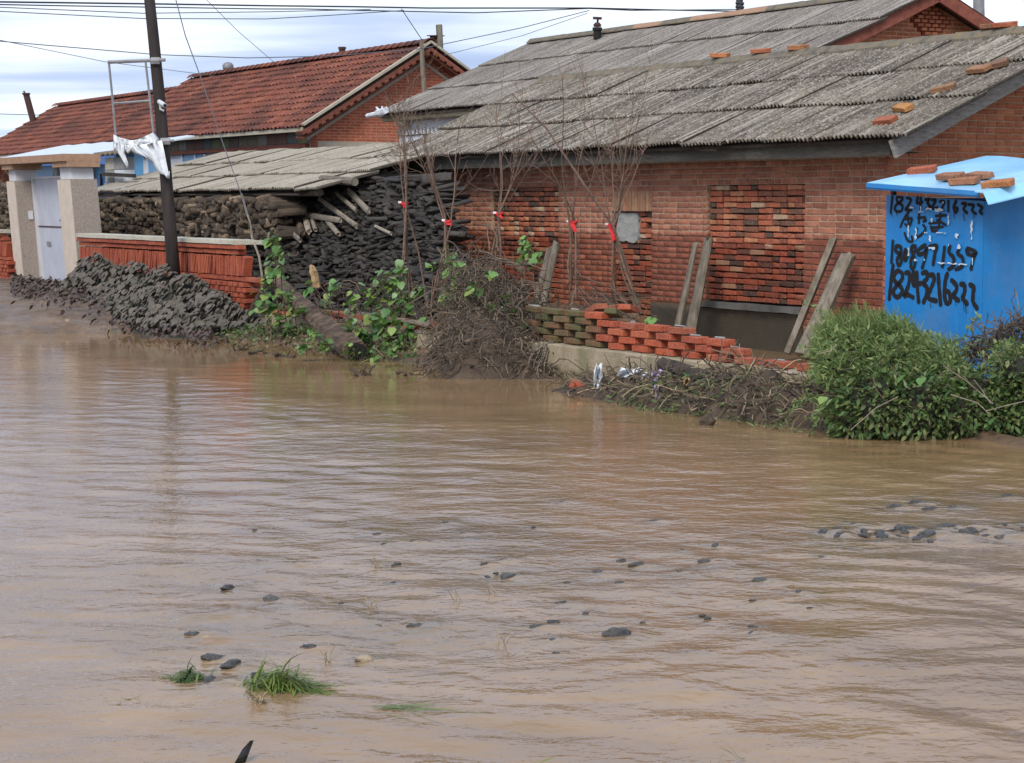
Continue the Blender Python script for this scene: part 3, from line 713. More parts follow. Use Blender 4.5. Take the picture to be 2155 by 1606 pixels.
# cement dado and sill under the wide window
mb = MB(); P = [[(-19.085+2.79*i/20, TA-0.012+random.uniform(-.004, .004), z) for i in range(21)] for z in (-0.3, 0.0, 0.2, 0.40)]
mb.grid(P, 0.5, (0, 0.1, 0)); part('cement_dado', mb, M_['cement'], shed)
mb = MB(); P = [[(-18.10+1.84*i/14, TA-0.075+random.uniform(-.006, .006)*(z > .42 and b), z + random.uniform(-.006, .004)) for i in range(15)] for z, b in ((0.415, 0), (0.478, 1))]
mb.grid(P, 0.5, (0, 0.16, 0)); part('window_sill', mb, M_['sill'], shed)
# eave: wall plate, rafter feet, fascia boards (several, uneven)
x = -24.75
for L in (2.6, 3.05, 2.3, 2.25):
    mb = MB(); dz = random.uniform(-0.008, 0.008); M = RY(random.uniform(-0.004, 0.004)); c = (x+L/2, 12.515, 2.065+dz)
    mb.obox(c, (L-0.006, 0.035, 0.13), M); part('fascia_board', mb, M_['fascia'], shed); x += L
mb = MB(); mb.box(-24.7, -14.55, 12.60, 12.72, 2.11, 2.20); part('eave_purlin', mb, M_['darkwood'], shed)
mb = MB(); mb.box(-24.6, -14.6, 12.54, TA+0.02, 2.025, 2.04); part('eave_soffit', mb, M_['darkwood'], shed)
mb = MB(); mb.obox((-17.45, 12.485, 2.13), (0.34, 0.03, 0.045), RY(0.03)); part('loose_batten', mb, M_['greywood'], shed)
# barge boards on the right verge
th = math.atan(RM)
for (dt, dz, wd, m_) in ((0, -0.115, 0.175, 'barge'), (-0.02, 0.0, 0.05, 'fascia')):
    mb = MB(); L = 2.95; c = (-14.43 if wd > .1 else -14.42, 12.42+math.cos(th)*L/2, 2.165+math.sin(th)*L/2+dz)
    mb.obox(c, (0.028 if wd > .1 else 0.05, L, wd), RX(th)); part('barge_board', mb, M_[m_], shed)
mb = MB(); L = 2.9; mb.obox((-14.43, 17.55-math.cos(th)*L/2, 2.13+math.sin(th)*L/2-0.08), (0.028, L, 0.175), RX(-th)); part('barge_board', mb, M_['barge'], shed)
# roof: deck (dark underlay boards) > sheets
mb = MB()
prism(mb, -24.95, -14.46, [(ET0, EZ-0.02), (RT, EZ-0.02+(RT-ET0)*RM), (17.5, EZ-0.04), (17.5, EZ-0.07), (RT, EZ-0.05+(RT-ET0)*RM), (ET0, EZ-0.05)])
roofA = part('roof', mb, M_['darkwood'], shed, label='lichened grey corrugated sheet roof with uneven overlaps')
SLEN = (RT-ET0)/math.cos(th)
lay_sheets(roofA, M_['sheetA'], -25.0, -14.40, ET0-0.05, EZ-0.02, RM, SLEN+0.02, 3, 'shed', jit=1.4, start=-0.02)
mb = MB(); mb.add([(-24.95, RT+0.1, 3.33), (-14.45, RT+0.1, 3.33), (-14.45, 17.6, 2.15), (-24.95, 17.6, 2.15)], [(0, 1, 2, 3)]); part('rear_slope', mb, M_['sheetA'], shed)
x = -25.0; 
while x < -14.6:
    L = random.uniform(0.75, 1.1); mb = MB(); P = []
    for (dt, dz) in ((-0.13, -0.045), (-0.05, 0.03), (0.05, 0.03), (0.13, -0.045)):
        P.append([(x+L*i/4, RT+dt+random.uniform(-.01, .01), 3.335+dz+random.uniform(-.006, .006)) for i in range(5)])
    mb.grid(P, None, (0, 0, -0.02)); part('ridge_cap', mb, M_['ridge'], roofA); x += L*0.98
for (a, tt, mm) in ((-15.6, .03, 'ridge'), (-16.05, 0, 'ridge'), (-15.05, 0.02, 'redbrick')):
    pass

# loose bricks that hold the sheets down
LB = [beveled('loose_brick_mesh', 0.24, 0.115, 0.053, 0.006, M_['loosebrick'], 0.008, 60+i) for i in range(4)]
def on_roof(s, t, k=0.0): return (s, t, EZ-0.02 + (t-ET0)*RM + 0.112 + k)
VL = ['yellowish loose brick nearest the eave corner of the lichened roof', 'dark mossy loose brick next above the eave corner brick', 'chipped loose brick half way up the shed verge', 'reddish loose brick lying along the upper shed verge', 'short loose brick tilted beside the upper verge brick']
for q, (px, py, t, yaw) in enumerate(((1862,274,12.62,0.1),(1900,250,12.90,-0.2),(1985,205,13.33,0.5),(2060,165,13.75,0.05),(2095,152,13.86,0.6))):
    s, _, _ = ont(px, py, t); inst_top('loose_brick', LB[q % 4], on_roof(min(s, -14.55), t), RX(th) @ RZl(yaw), (1, 1, 1), VL[q], 'brick', 'bricks along the shed verge')
for px, yaw, k, lab in ((1520, .5, 2, 'orange brick lying alone on the shed ridge below the black flue'), (1605, .2, 1, 'pale stone-like brick on the shed ridge'), (1683, .3, 0, 'brown and orange brick on the shed ridge left of the red barge board'), (2092, .1, 3, 'mossy dark brick on the shed ridge near its right end'), (2118, .2, 1, 'larger mossy brick next to the dark one on the shed ridge')):
    s, _, _ = ont(px, 95, RT); inst_top('loose_brick', LB[k], (s, RT-.03, 3.395), RZl(yaw) @ RX(.1), (1, 1, 1), lab, 'brick', 'bricks on the shed ridge')
# ================================================================== THE HOUSE BEHIND (grey corrugated roof, white front, brick gable)
hB = thing('village_house', 'village house with long grey corrugated roof and orange brick gable behind the shed', 'house', (-29.4, 17.9, 0.3))
bS0, bS1, bT, bZ, bm_, bR = -35.5, -23.35, 17.5, 3.25, 0.434, 20.96
bRz = bZ + (bR-bT)*bm_; bB = 2*bR-bT
mb = MB(); mb.box(bS0+0.25, bS1-0.3, bT+0.30, bT+0.6, 0.3, 3.33); part('front_wall', mb, M_['whitewash'], hB)
def gable(mb, a0, a1, t0, t1, z0, ze, tr, zr): prism(mb, a0, a1, [(t0, z0), (t1, z0), (t1, ze), (tr, zr), (t0, ze)])
mb = MB(); gable(mb, bS1-0.62, bS1-0.32, bT+0.42, bB-0.42, 0.3, bZ+0.12, bR, bRz-0.08); gbl = part('gable_wall', mb, M_['farbrick2'], hB)
mb = MB(); gable(mb, bS0+0.25, bS0+0.5, bT+0.71, bB-0.42, 0.3, bZ+0.12, bR, bRz-0.08); part('side_wall', mb, M_['whitewash'], hB)
# pierced brick lozenge in the gable: bricks proud with dark red gaps
lz = MB(); cz, ct = 4.30, 21.08
lz.box(bS1-0.33, bS1-0.312, ct-0.34, ct+0.36, cz-0.30, cz+0.30)
dk = MB()
for r_ in range(-5, 5):
    n = 5-abs(r_) if r_ < 0 else 5-r_
    w2 = max(n, 1)*0.0725+0.03; dk.box(bS1-0.325, bS1-0.30, ct-w2, ct+w2, cz+r_*0.062-0.008, cz+r_*0.062+0.054)
lp = part('lozenge_vent', dk, rough_mat('dark red recess', [(104,36,22),(120,44,28)], 9), gbl, label='diamond of pierced brickwork under the gable peak')
BL = beveled('vent_brick', 0.112, 0.05, 0.046, 0.004, M_['gablebrick'], 0.002, 3)
for r_ in range(-5, 5):
    n = 5-abs(r_) if r_ < 0 else 5-r_
    for k in range(max(n, 1)): inst('brick', BL, lp, (bS1-0.295, ct+(k-(n-1)/2)*0.145, cz+r_*0.062+0.023), RZl(math.pi/2))
# rafters / red barge boards
thB = math.atan(bm_)
for sgn in (1, -1):
    L = (bR-bT+0.1)/math.cos(thB)+0.04; mb = MB()
    c = (bS1-0.0, bR - sgn*(math.cos(thB)*L/2) , bRz+0.0 - math.sin(thB)*L/2 - 0.06)
    mb.obox(c, (0.05, L, 0.19), RX(sgn*thB)); part('barge_board', mb, M_['redboard'], hB)
mb = MB(); prism(mb, bS0, bS1-0.03, [(bT, bZ-0.01), (bR, bRz-0.01), (bB, bZ-0.01), (bB, bZ-0.05), (bR, bRz-0.06), (bT, bZ-0.05)])
rB = part('roof', mb, M_['darkwood'], hB, label='grey corrugated sheet roof with a red barge board')
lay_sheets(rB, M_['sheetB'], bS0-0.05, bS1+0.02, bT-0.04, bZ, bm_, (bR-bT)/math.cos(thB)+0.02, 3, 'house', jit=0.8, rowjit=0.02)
mb = MB(); mb.add([(bS0, bR+0.05, bRz+0.06), (bS1, bR+0.05, bRz+0.06), (bS1, bB+0.05, bZ+0.03), (bS0, bB+0.05, bZ+0.03)], [(0, 1, 2, 3)]); part('rear_slope', mb, M_['sheetB'], rB)
x = bS0
while x < bS1-0.3:
    L = random.uniform(0.9, 1.4); mb = MB(); P = []
    for (dt, dz) in ((-0.13, -0.04), (-0.04, 0.04), (0.04, 0.04), (0.13, -0.04)):
        P.append([(min(x+L*i/3, bS1), bR+dt, bRz+0.085+dz+random.uniform(-.004, .004)) for i in range(4)])
    mb.grid(P, None, (0, 0, -0.02)); part('ridge_cap', mb, M_['brownbeam'] if random.random() < .3 else M_['ridge'], rB); x += L*0.99
# cornice, bracket, dentils, window
mb = MB(); P = [[(bS0+0.0+12.0*i/60, bT+0.03+dt, z+random.uniform(-.006, .006)) for i in range(61)] for z, dt in ((3.13, 0.03), (3.17, 0), (3.225, 0))]
mb.grid(P, 0.5, (0, 0.22, 0)); part('cornice', mb, M_['ochre'], hB)
mb = MB(); mb.hexa([(-34.95,17.55,3.08),(-34.75,17.55,3.08),(-34.75,17.9,2.84),(-34.95,17.9,2.84),(-34.95,17.55,3.1),(-34.75,17.55,3.1),(-34.75,17.9,3.1),(-34.95,17.9,3.1)]); part('eave_bracket', mb, M_['cream'], hB)
mb = MB(); mb.box(bS0+0.26, bS0+6, bT+0.28, bT+0.298, 2.845, 2.955); part('dentil_band', mb, M_['dark'], hB)
DM = beveled('dentil_block', 0.07, 0.05, 0.1, 0.004, M_['whitewash'], 0.002, 1)
db = [o for o in hB.children if o.name.startswith('dentil_band')][0]
for k in range(34): inst('dentil', DM, db, (bS0+0.32+k*0.155, bT+0.268, 2.905))
mb = MB(); mb.box(-34.2, -32.4, bT+0.28, bT+0.31, 1.5, 2.83); wn = part('window', mb, rough_mat('deep blue window glass', [(22,26,60),(34,40,84)], 3, 0.15), hB)
mb = MB(); mb.box(-34.26, -34.2, bT+0.26, bT+0.31, 1.45, 2.84); mb.box(-33.3, -33.25, bT+0.26, bT+0.285, 1.45, 2.84); part('frame', mb, M_['whitepanel'], wn)
# things on that roof line
def chimney(px, base_py, top_py, wpx, Y, mat, label, cap=None, lean=0.0, name='chimney_pipe'):
    b = at(px, base_py, Y); t = at(px+lean, top_py, Y); r = wpx/2/FPX*Y
    e = thing(name, label, 'chimney', b)
    mb = MB(); n = 10; mb.tube([b, tuple(0.5*(np.array(b)+np.array(t))), t], [r, r*0.97, r*0.95], n, lump=0.03)
    body = part('pipe', mb, mat, e)
    mb = MB(); mb.tube([tuple(np.array(t)-np.array((0, 0, 0.02))), tuple(np.array(t)+np.array((0, 0, 0.035)))], [r*1.2, r*1.2], n); part('rim', mb, mat, e)
    if cap: cap(e, t, r)
    return e
def dome_cap(e, t, r):
    mb = MB(); t = np.array(t)
    mb.tube([tuple(t+np.array((0,0,k))) for k in (0.03, 0.08, 0.16, 0.22, 0.25)], [r*1.15, r*1.5, r*1.55, r*1.1, r*0.3], 12); part('cowl', mb, M_['steel'], e, smooth=True)
    mb = MB(); a = t+np.array((-r*1.6, 0, 0.1)); mb.tube([tuple(a), tuple(a+np.array((0.02, 0, -0.25))), tuple(a+np.array((0.16, 0, -0.4)))], 0.03, 6); part('bent_tube', mb, M_['rust'], e)
def plate_cap(e, t, r):
    mb = MB(); t = np.array(t); mb.obox(t+np.array((0, 0, 0.09)), (r*5.2, r*3, 0.02), RY(0.06)); mb.obox(t+np.array((0.02, 0, 0.06)), (r*3.4, r*2.2, 0.06), I3); part('rain_plate', mb, M_['rust'], e)
def strap_cap(e, t, r):
    mb = MB(); t = np.array(t); mb.tube([tuple(t+np.array((-r*1.0, 0, 0.01))), tuple(t+np.array((-r*2.2, 0, 0.1)))], 0.03, 5); part('torn_edge', mb, M_['rust'], e)
def pot_cap(e, t, r):
    mb = MB(); t = np.array(t)
    mb.tube([tuple(t+np.array((0,0,k))) for k in (0.05, 0.09, 0.13)], [r*0.9, r*1.0, r*0.5], 8)
    mb.tube([tuple(t+np.array((0, 0, 0.1))), tuple(t+np.array((0.02, 0, 0.2)))], 0.02, 5)
    mb.obox(t+np.array((0, 0, 0.21)), (r*2.2, r*1.2, 0.05), RY(0.1)); part('spinner', mb, M_['rust'], e)
YB = W((-30, bR, 0)).y
chimney(1257, 82, 62, 17, at(1257,80,38)[0] and W((-32.2, bR, 0)).y, M_['dark'], 'squat black flue with a small rusty cowl on the grey ridge', pot_cap)
chimney(2060, 40, -8, 24, 33.0, M_['steel'], 'square grey flue behind the red barge board of the orange gable')
# insulator pole behind the ridge
e = thing('service_pole', 'short black service pole with insulators standing behind the long grey ridge', 'pole', at(1557, 34, 42))
mb = MB(); mb.tube([at(1557, 34, 42), at(1556, -25, 42)], 0.075, 8); part('pole', mb, M_['wire'], e)
for py in (6, 14, 22):
    mb = MB(); mb.tube([at(1548, py, 41.95), at(1566, py+2, 41.95)], 0.03, 6); part('insulator', mb, M_['wire'], e)
for (px, py) in ((1520, 108), (1683, 86)):
    pass

# ================================================================== TILE ROOFED HOUSES on the left
def tile_mesh():
    w, L, n = 0.235, 0.37, 6; P = []
    for j in range(3):
        row = []
        for i in range(n+1):
            u = i/n; x = (u-0.5)*w
            z = 0.022*math.sin(u*2*math.pi) + (0.012 if i in (0, n) else 0)
            row.append((x, L*j/2, z - 0.006*(j == 1)))
        P.append(row)
    mb = MB(); mb.grid(P, 0.0, (0, 0, -0.014)); return mkmesh('tile', mb.V, mb.F, M_['tile'])
TILE = tile_mesh()
def tile_house(name, label, s0, s1, t0, z0, tr, zr, nmax=300, gab=True, verge=True):
    h = thing(name, label, 'house', ((s0+s1)/2, t0+0.4, 0.3)); m = (zr-z0)/(tr-t0); th = math.atan(m); tb = 2*tr-t0
    mb = MB(); gable(mb, s1-0.6, s1-0.32, t0+0.42, tb-0.42, 0.3, z0+0.2, tr, zr-0.1); gw_ = part('gable_wall', mb, M_['farbrick'], h)
    mb = MB(); gable(mb, s0+0.3, s0+0.6, t0+0.42, tb-0.42, 0.3, z0+0.2, tr, zr-0.1); part('gable_wall', mb, M_['farbrick'], h)
    mb = MB(); prism(mb, s0, s1-0.02, [(t0, z0-0.01), (tr, zr-0.01), (tb, z0-0.01), (tb, z0-0.06), (tr, zr-0.06), (t0, z0-0.06)])
    rf = part('roof', mb, M_['darkwood'], h, label='faded red clay tile roof')
    SLn = (tr-t0)/math.cos(th); rows = int(SLn/0.285); sp = SLn/rows
    Y = Vector((0, math.cos(th), math.sin(th))); Z = Vector((0, -math.sin(th), math.cos(th))); items = []
    for r_ in range(rows):
        x = s0+0.1
        while x < s1-0.08:
            p = Vector((x, t0, z0)) + Y*(r_*sp - 0.05 + random.uniform(-.012, .012)) + Z*(0.062+random.uniform(-.004, .007))
            items.append((0, tuple(p), RX(th-0.10+random.uniform(-.02, .02)) @ RZl(random.uniform(-.02, .02)), (1, 1, 1))); x += 0.218
    scatter('tile', 'far_tiles', [TILE], items, rf, M_['tile'], nmax, 'rows of faded clay tiles')
    mb = MB(); mb.add([(s0, tr, zr+0.03), (s1, tr, zr+0.03), (s1, tb, z0+0.02), (s0, tb, z0+0.02)], [(0, 1, 2, 3)]); part('rear_slope', mb, M_['tile'], rf)
    x = s0; RT_ = MB()
    while x < s1-0.1:
        L = 0.33; mb = MB(); P = []
        for (dt, dz) in ((-0.13, -0.03), (-0.05, 0.05), (0.05, 0.05), (0.13, -0.03)): P.append([(x, tr+dt, zr+0.08+dz), (x+L*0.5, tr+dt, zr+0.088+dz), (x+L, tr+dt*1.15, zr+0.096+dz)])
        mb.grid(P, None, (0, 0, -0.02)); part('ridge_tile', mb, M_['tile'], rf); x += L
    # pale verge strips up both gable edges
    if verge:
        for sgn in (1, -1):
            L = SLn+0.05; mb = MB(); c = (s1+0.01, tr-sgn*math.cos(th)*L/2, zr-math.sin(th)*L/2+0.07)
            mb.obox(c, (0.13, L, 0.05), RX(sgn*th)); part('verge_strip', mb, M_['cream'], h)
    mb = MB(); mb.box(s0, s1-0.05, t0-0.03, t0+0.1, z0-0.085, z0+0.0); part('eave_board', mb, M_['cream'], h)
    return h, rf, gw_, th
hC, rC, gC, thC = tile_house('tile_house', 'brick village house with red clay tile roof and gable facing the sheds', -53.6, -39.13, 17.5, 3.14, 20.52, 4.98)
hC2, rC2, gC2, _ = tile_house('tile_house', 'lower tile-roofed house with a leaning rusty pipe adjoining the brick gabled one', -66.5, -54.0, 17.7, 3.02, 20.6, 4.72, 300)
# corbelled red cornice under the gable verge (stepped bricks with dark gaps)
for sgn in (1, -1):
    L = 3.62; 
    for k, (o, wd, mm) in enumerate(((0.055, 0.075, 'corbel'), (0.145, 0.06, 'corbel'))):
        mb = MB(); c = (-39.13-0.13+0.02*(1-k), 20.52-sgn*math.cos(thC)*L/2, 4.98-math.sin(thC)*L/2-o*1.15-0.03); mb.obox(c, (0.36-0.08*k, L, wd), RX(sgn*thC)); part('corbel_course', mb, M_[mm], hC)
    CB = beveled('corbel_brick', 0.1, 0.11, 0.055, 0.005, M_['corbel'], 0.003, 2)
    cp_ = part('corbel_gap', (lambda m: (m.obox((-39.22, 20.52-sgn*math.cos(thC)*L/2, 4.98-math.sin(thC)*L/2-0.155), (0.2, L, 0.05), RX(sgn*thC)), m)[1])(MB()), M_['dark'], hC)
    for q in range(18):
        d = 0.12+q*0.195; inst('corbel_brick', CB, cp_, (-39.09, 20.52-sgn*math.cos(thC)*d, 4.98-math.sin(thC)*d-0.155), RX(sgn*thC))
mb = MB()
for sgn in (1, -1):
    L = 3.3; mb.obox((-39.435, 20.52-sgn*math.cos(thC)*L/2, 4.98-math.sin(thC)*L/2-0.36), (0.02, L, 0.06), RX(sgn*thC))
part('gable_trim', mb, M_['cream'], hC)
mb = MB(); mb.box(-39.46, -39.42, 17.95, 23.2, 2.6, 2.86); part('string_course', mb, M_['cream'], hC)
# front wall of the tile house: coloured panel frieze, beam, posts, blue windows
mb = MB(); mb.box(-53.3, -39.75, 17.92, 18.15, 0.3, 3.3); part('front_wall', mb, M_['whitewash'], hC)
pc = [(150,136,112),(132,112,100),(150,146,104),(120,124,120),(140,104,92),(168,160,146)]
pm = [rough_mat('frieze panel', [tuple(int(v*0.85) for v in c), c], 12, 0.85, bump=0.006) for c in pc]
fr = MB(); fr.box(-53.3, -39.76, 17.895, 17.915, 2.82, 3.08); fz = part('frieze', fr, M_['cream'], hC)
x = -53.2; k = 0
PMS = [beveled('panel', 0.52, 0.03, 0.235, 0.008, m, 0.004, i) for i, m in enumerate(pm)]
while x < -40.1:
    inst('panel', PMS[(k*5+k//3) % 6], fz, (x+0.27, 17.885, 2.95)); x += 0.56; k += 1
mb = MB(); mb.box(-53.3, -39.78, 17.80, 17.92, 2.735, 2.815); part('lintel_beam', mb, M_['redboard'], hC)
for (a0, a1) in ((-53.0, -51.4), (-49.9, -48.6), (-47.4, -45.9), (-44.6, -43.4)):
    mb = MB(); mb.box(a0, a1, 17.90, 17.93, 1.2, 2.72); w_ = part('window', mb, M_['bluedoor'], hC)
    mb = MB(); mb.box(a0-.06, a0+.02, 17.87, 17.92, 1.2, 2.72); mb.box(a1-.02, a1+.06, 17.87, 17.92, 1.2, 2.72); mb.box((a0+a1)/2+.1, (a0+a1)/2+.17, 17.87, 17.905, 1.2, 2.72); part('frame', mb, M_['palemetal'], w_)
mb = MB(); mb.box(-43.2, -41.2, 17.9, 17.93, 1.0, 2.72); part('dark_porch_panel', mb, M_['dark'], hC)  # solid panel, coloured dark for the shade inside the porch
# flues of the tile houses
Yc = lambda s: W((s, 20.5, 0)).y
chimney(480, 166, 150, 15, W((-51.3, 20.5, 0)).y, M_['rust'], 'short flue with round silver cowl on the red tile ridge', dome_cap)
chimney(720, 126, 102, 14, W((-44.3, 20.5, 0)).y, M_['rust'], 'plain rust brown flue pipe half way along the red tile ridge')
chimney(917, 106, 84, 15, W((-39.4, 21.1, 0)).y, M_['rust'], 'rusty flue with flat iron rain plate at the brick gable peak', plate_cap)
chimney(72, 262, 198, 14, W((-66.0, 19.4, 0)).y, M_['rust'], 'leaning rust brown pipe on the tile roof edge', strap_cap, lean=-17)
e = thing('gable_post', 'weathered timber post fixed upright against the brick gable', 'post', at(894, 195, W((-39.0, 20.6, 0)).y-0.15))
mb = MB(); yp = W((-39.0, 20.5, 0)).y-0.25; mb.tube([at(895, 230, yp), at(889, 140, yp), at(887, 84, yp)], [0.06, 0.055, 0.05], 6); part('post', mb, M_['greywood'], e)
e = thing('roof_post', 'short grey timber post standing behind the gable peak flue', 'post', at(925, 100, W((-39.0, 21.5, 0)).y))
mb = MB(); yp = W((-39.0, 21.5, 0)).y; mb.tube([at(927, 112, yp), at(924, 52, yp)], 0.075, 5); part('post', mb, M_['greywood'], e)

# ================================================================== blue fronted outbuilding behind the gate
ob = thing('blue_outbuilding', 'outbuilding with pale metal roof and blue fascia behind the stone gate', 'outbuilding', (-45.5, 14.2, 0.3))
mb = MB(); P = [[(-50.5+9.4*i/20, t, z + 0.012*math.sin(i*2.1)) for i in range(21)] for t, z in ((13.95, 2.62), (15.8, 3.0))]
mb.grid(P, 0.5, (0, 0, -0.03)); part('roof', mb, M_['palemetal'], ob)
mb = MB(); mb.hexa([(-50.5,14.0,2.44),(-41.15,14.0,2.36),(-41.15,14.05,2.36),(-50.5,14.05,2.44),(-50.5,14.0,2.585),(-41.15,14.0,2.585),(-41.15,14.05,2.585),(-50.5,14.05,2.585)]); part('fascia', mb, M_['bluedark'], ob)
mb = MB(); mb.box(-50.4, -41.3, 14.5, 14.7, 0.3, 2.6); part('wall', mb, M_['bluedoor'], ob)
for a in (-42.6, -44.2, -46.6): 
    mb = MB(); mb.box(a, a+0.25, 14.36, 14.52, 0.3, 2.45); part('pillar', mb, M_['greycement'], ob)
mb = MB(); mb.box(-44.0, -42.7, 14.44, 14.5, 0.4, 2.1); d_ = part('door', mb, M_['bluedark'], ob)
mb = MB(); mb.obox((-43.4, 14.42, 1.75), (0.04, 0.02, 0.9), RY(0.3)); mb.obox((-43.2, 14.42, 1.75), (0.04, 0.02, 0.9), RY(-0.3)); part('brace', mb, M_['dark'], d_)
# roof clutter: low block parapet and a bar right of the gate
e = thing('block_stub_wall', 'stub of grey blocks with a projecting dark bar beside the gate lintel', 'wall', (-33.2, 11.4, 0.3))
for (a, z, c) in ((0, 1.9, 'greycement'), (0.5, 1.9, 'whitewash'), (0.0, 2.12, 'palecap'), (0.5, 2.12, 'greycement')):
    mb = MB(); mb.box(-34.0+a, -33.53+a, 11.4, 11.6, z, z+0.21); part('block', mb, M_[c], e)
mb = MB(); mb.box(-34.0, -32.9, 11.38, 11.62, 0.3, 1.89); part('base', mb, M_['greycement'], e)
mb = MB(); mb.obox((-33.0, 11.3, 2.02), (1.6, 0.06, 0.06), RY(0.03)); part('bar', mb, M_['darkwood'], e)
mb = MB(); P = [[(-34.15+1.5*i/12, t, 2.4+0.02*math.cos(i*3.1)+dz) for i in range(13)] for t, dz in ((11.25, 0), (11.7, 0.06))]; mb.grid(P, 0.5, (0, 0, -0.03)); part('coping_tiles', mb, M_['ridge'], e)

# ================================================================== THE WOOD SHELTER (pale sheet roof on posts)
ws = thing('wood_shelter', 'open shelter of pale corrugated sheets on posts over the stacked firewood', 'shelter', (-28.2, 11.2, 0.3))
D0, D1, DT, DZ, Dm, DL = -33.2, -24.45, 10.85, 1.70, 0.285, 2.42
for (s, t) in ((-32.0, 11.1), (-28.6, 11.05), (-25.2, 11.1), (-32.0, 12.9), (-28.6, 12.9), (-25.2, 12.7)):
    mb = MB(); mb.tube([(s, t, 0.25), (s+0.02, t, 1.62+(t-10.85)*Dm)], [0.06, 0.05], 6, lump=0.1); part('post', mb, M_['darkwood'], ws)
for t in (11.05, 12.0, 12.95):
    mb = MB(); z = DZ+(t-DT)*Dm-0.06; mb.tube([(-33.0, t, z+0.03), (-28.5, t, z), (-24.2, t, z-0.01)], 0.05, 6, lump=0.06); part('purlin', mb, M_['greywood'], ws)
for (s,) in ((-24.6,), (-24.5,)): pass
mb = MB(); mb.hexa([(D0,DT,DZ-0.03),(D1,DT,DZ-0.05),(D1,DT+2.3,DZ-0.05+2.3*Dm),(D0,DT+2.3,DZ-0.03+2.3*Dm),(D0,DT,DZ-0.01),(D1,DT,DZ-0.03),(D1,DT+2.3,DZ-0.03+2.3*Dm),(D0,DT+2.3,DZ-0.01+2.3*Dm)])
rD = part('roof', mb, M_['darkwood'], ws, label='pale dusty corrugated sheets, cracked and sagging')
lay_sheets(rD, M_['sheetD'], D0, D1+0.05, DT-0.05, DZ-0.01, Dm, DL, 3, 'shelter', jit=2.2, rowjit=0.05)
for (px, py, q) in ((635, 403, 0), (745, 383, 1)):
    s, t, z = ont(px, py, 11.2); mb = MB(); mb.tube([(s+0.02, t, z), (s-1.2, t+0.1, z+0.05)], 0.055, 8, lump=0.05); part('purlin_end', mb, M_['greywood'], ws)
mb = MB(); mb.box(-33.0, -24.7, 13.2, 13.3, 0.3, 2.2); part('back_boarding', mb, M_['darkwood'], ws)

# ================================================================== YARD WALL of new red brick with coping, standing bricks and honeycomb
TY = 9.33
RBf = [beveled('yard_brick', 0.24, 0.115, 0.053, 0.004, M_['redbrick'], 0.003, 70+i) for i in range(3)]
RBs = [beveled('yard_brick_upright', 0.053, 0.115, 0.24, 0.004, M_['redbrick'], 0.003, 80+i) for i in range(3)]
RBc = [beveled('yard_brick_end', 0.115, 0.24, 0.053, 0.004, M_['redbrick'], 0.003, 90+i) for i in range(3)]
def yard_wall(s0, s1, label, gapped=True):
    y = thing('yard_wall', label, 'wall', ((s0+s1)/2, TY, 0.2))
    x = s0
    while x < s1-0.05:
        L = min(random.uniform(1.2, 2.0), s1-x); mb = MB(); P = [[(x+L*i/5+0.004, TY-0.17+dt, z+random.uniform(-.004, .004)) for i in range(6)] for z, dt in ((1.05, 0.0), (1.10, 0.0))]
        mb.grid(P, None, (0, 0.4, 0)); part('coping_slab', mb, M_['palecap'], y); x += L
    # two solid courses under the coping
    for (z, off, tt) in ((1.018, 0.0, -0.10), (0.955, 0.12, -0.07), (0.893, 0.0, -0.09)):
        x = s0+0.02+off-0.12
        if z < 0.9: continue
        while x < s1-0.02:
            a0, a1 = max(x, s0), min(x+0.24, s1+0.1); inst('brick', random.choice(RBf), y, ((a0+a1)/2, TY+tt, z), I3, ((a1-a0)/0.24, 1, 1)); x += 0.245
    x = s0+0.06; n = 0
    while x < s1+0.25:
        lean = random.choice((0, 0, 0.03, -0.05, 0.07)) if random.random() < .8 else 0.3
        if gapped and random.random() < 0.06: x += 0.07
        inst('brick', random.choice(RBs), y, (x, TY-0.06+random.uniform(-.01, .01), 0.79+random.uniform(-.004, .004)), RY(lean) @ RZl(random.uniform(-.06, .06))); x += 0.058+abs(lean)*0.12; n += 1
    x = s0
    while x < s1+0.3:
        inst('brick', random.choice(RBf), y, (x+0.12, TY-0.05, 0.635), I3); x += 0.245
    items = []
    for r_ in range(6):
        x = s0 + (0.09 if r_ % 2 else 0)
        while x < s1+0.35:
            items.append((random.randrange(3), (x, TY-0.04+random.uniform(-.006, .006), 0.57-r_*0.063), RZl(random.uniform(-.04, .04)), (1, 1, 1))); x += 0.18
    scatter('brick', 'far_bricks', RBc, items, y, M_['redbrick'], 140)
    mb = MB(); mb.box(s0, s1+0.3, TY-0.15, TY+0.12, -0.1, 0.2); part('footing', mb, M_['footing'], y)
    return y
yard_wall(-28.7, -22.6, 'new red brick yard wall with pale coping between gate and leaning log')
yard_wall(-40.5, -32.75, 'short red brick yard wall with pale coping beyond the gate')

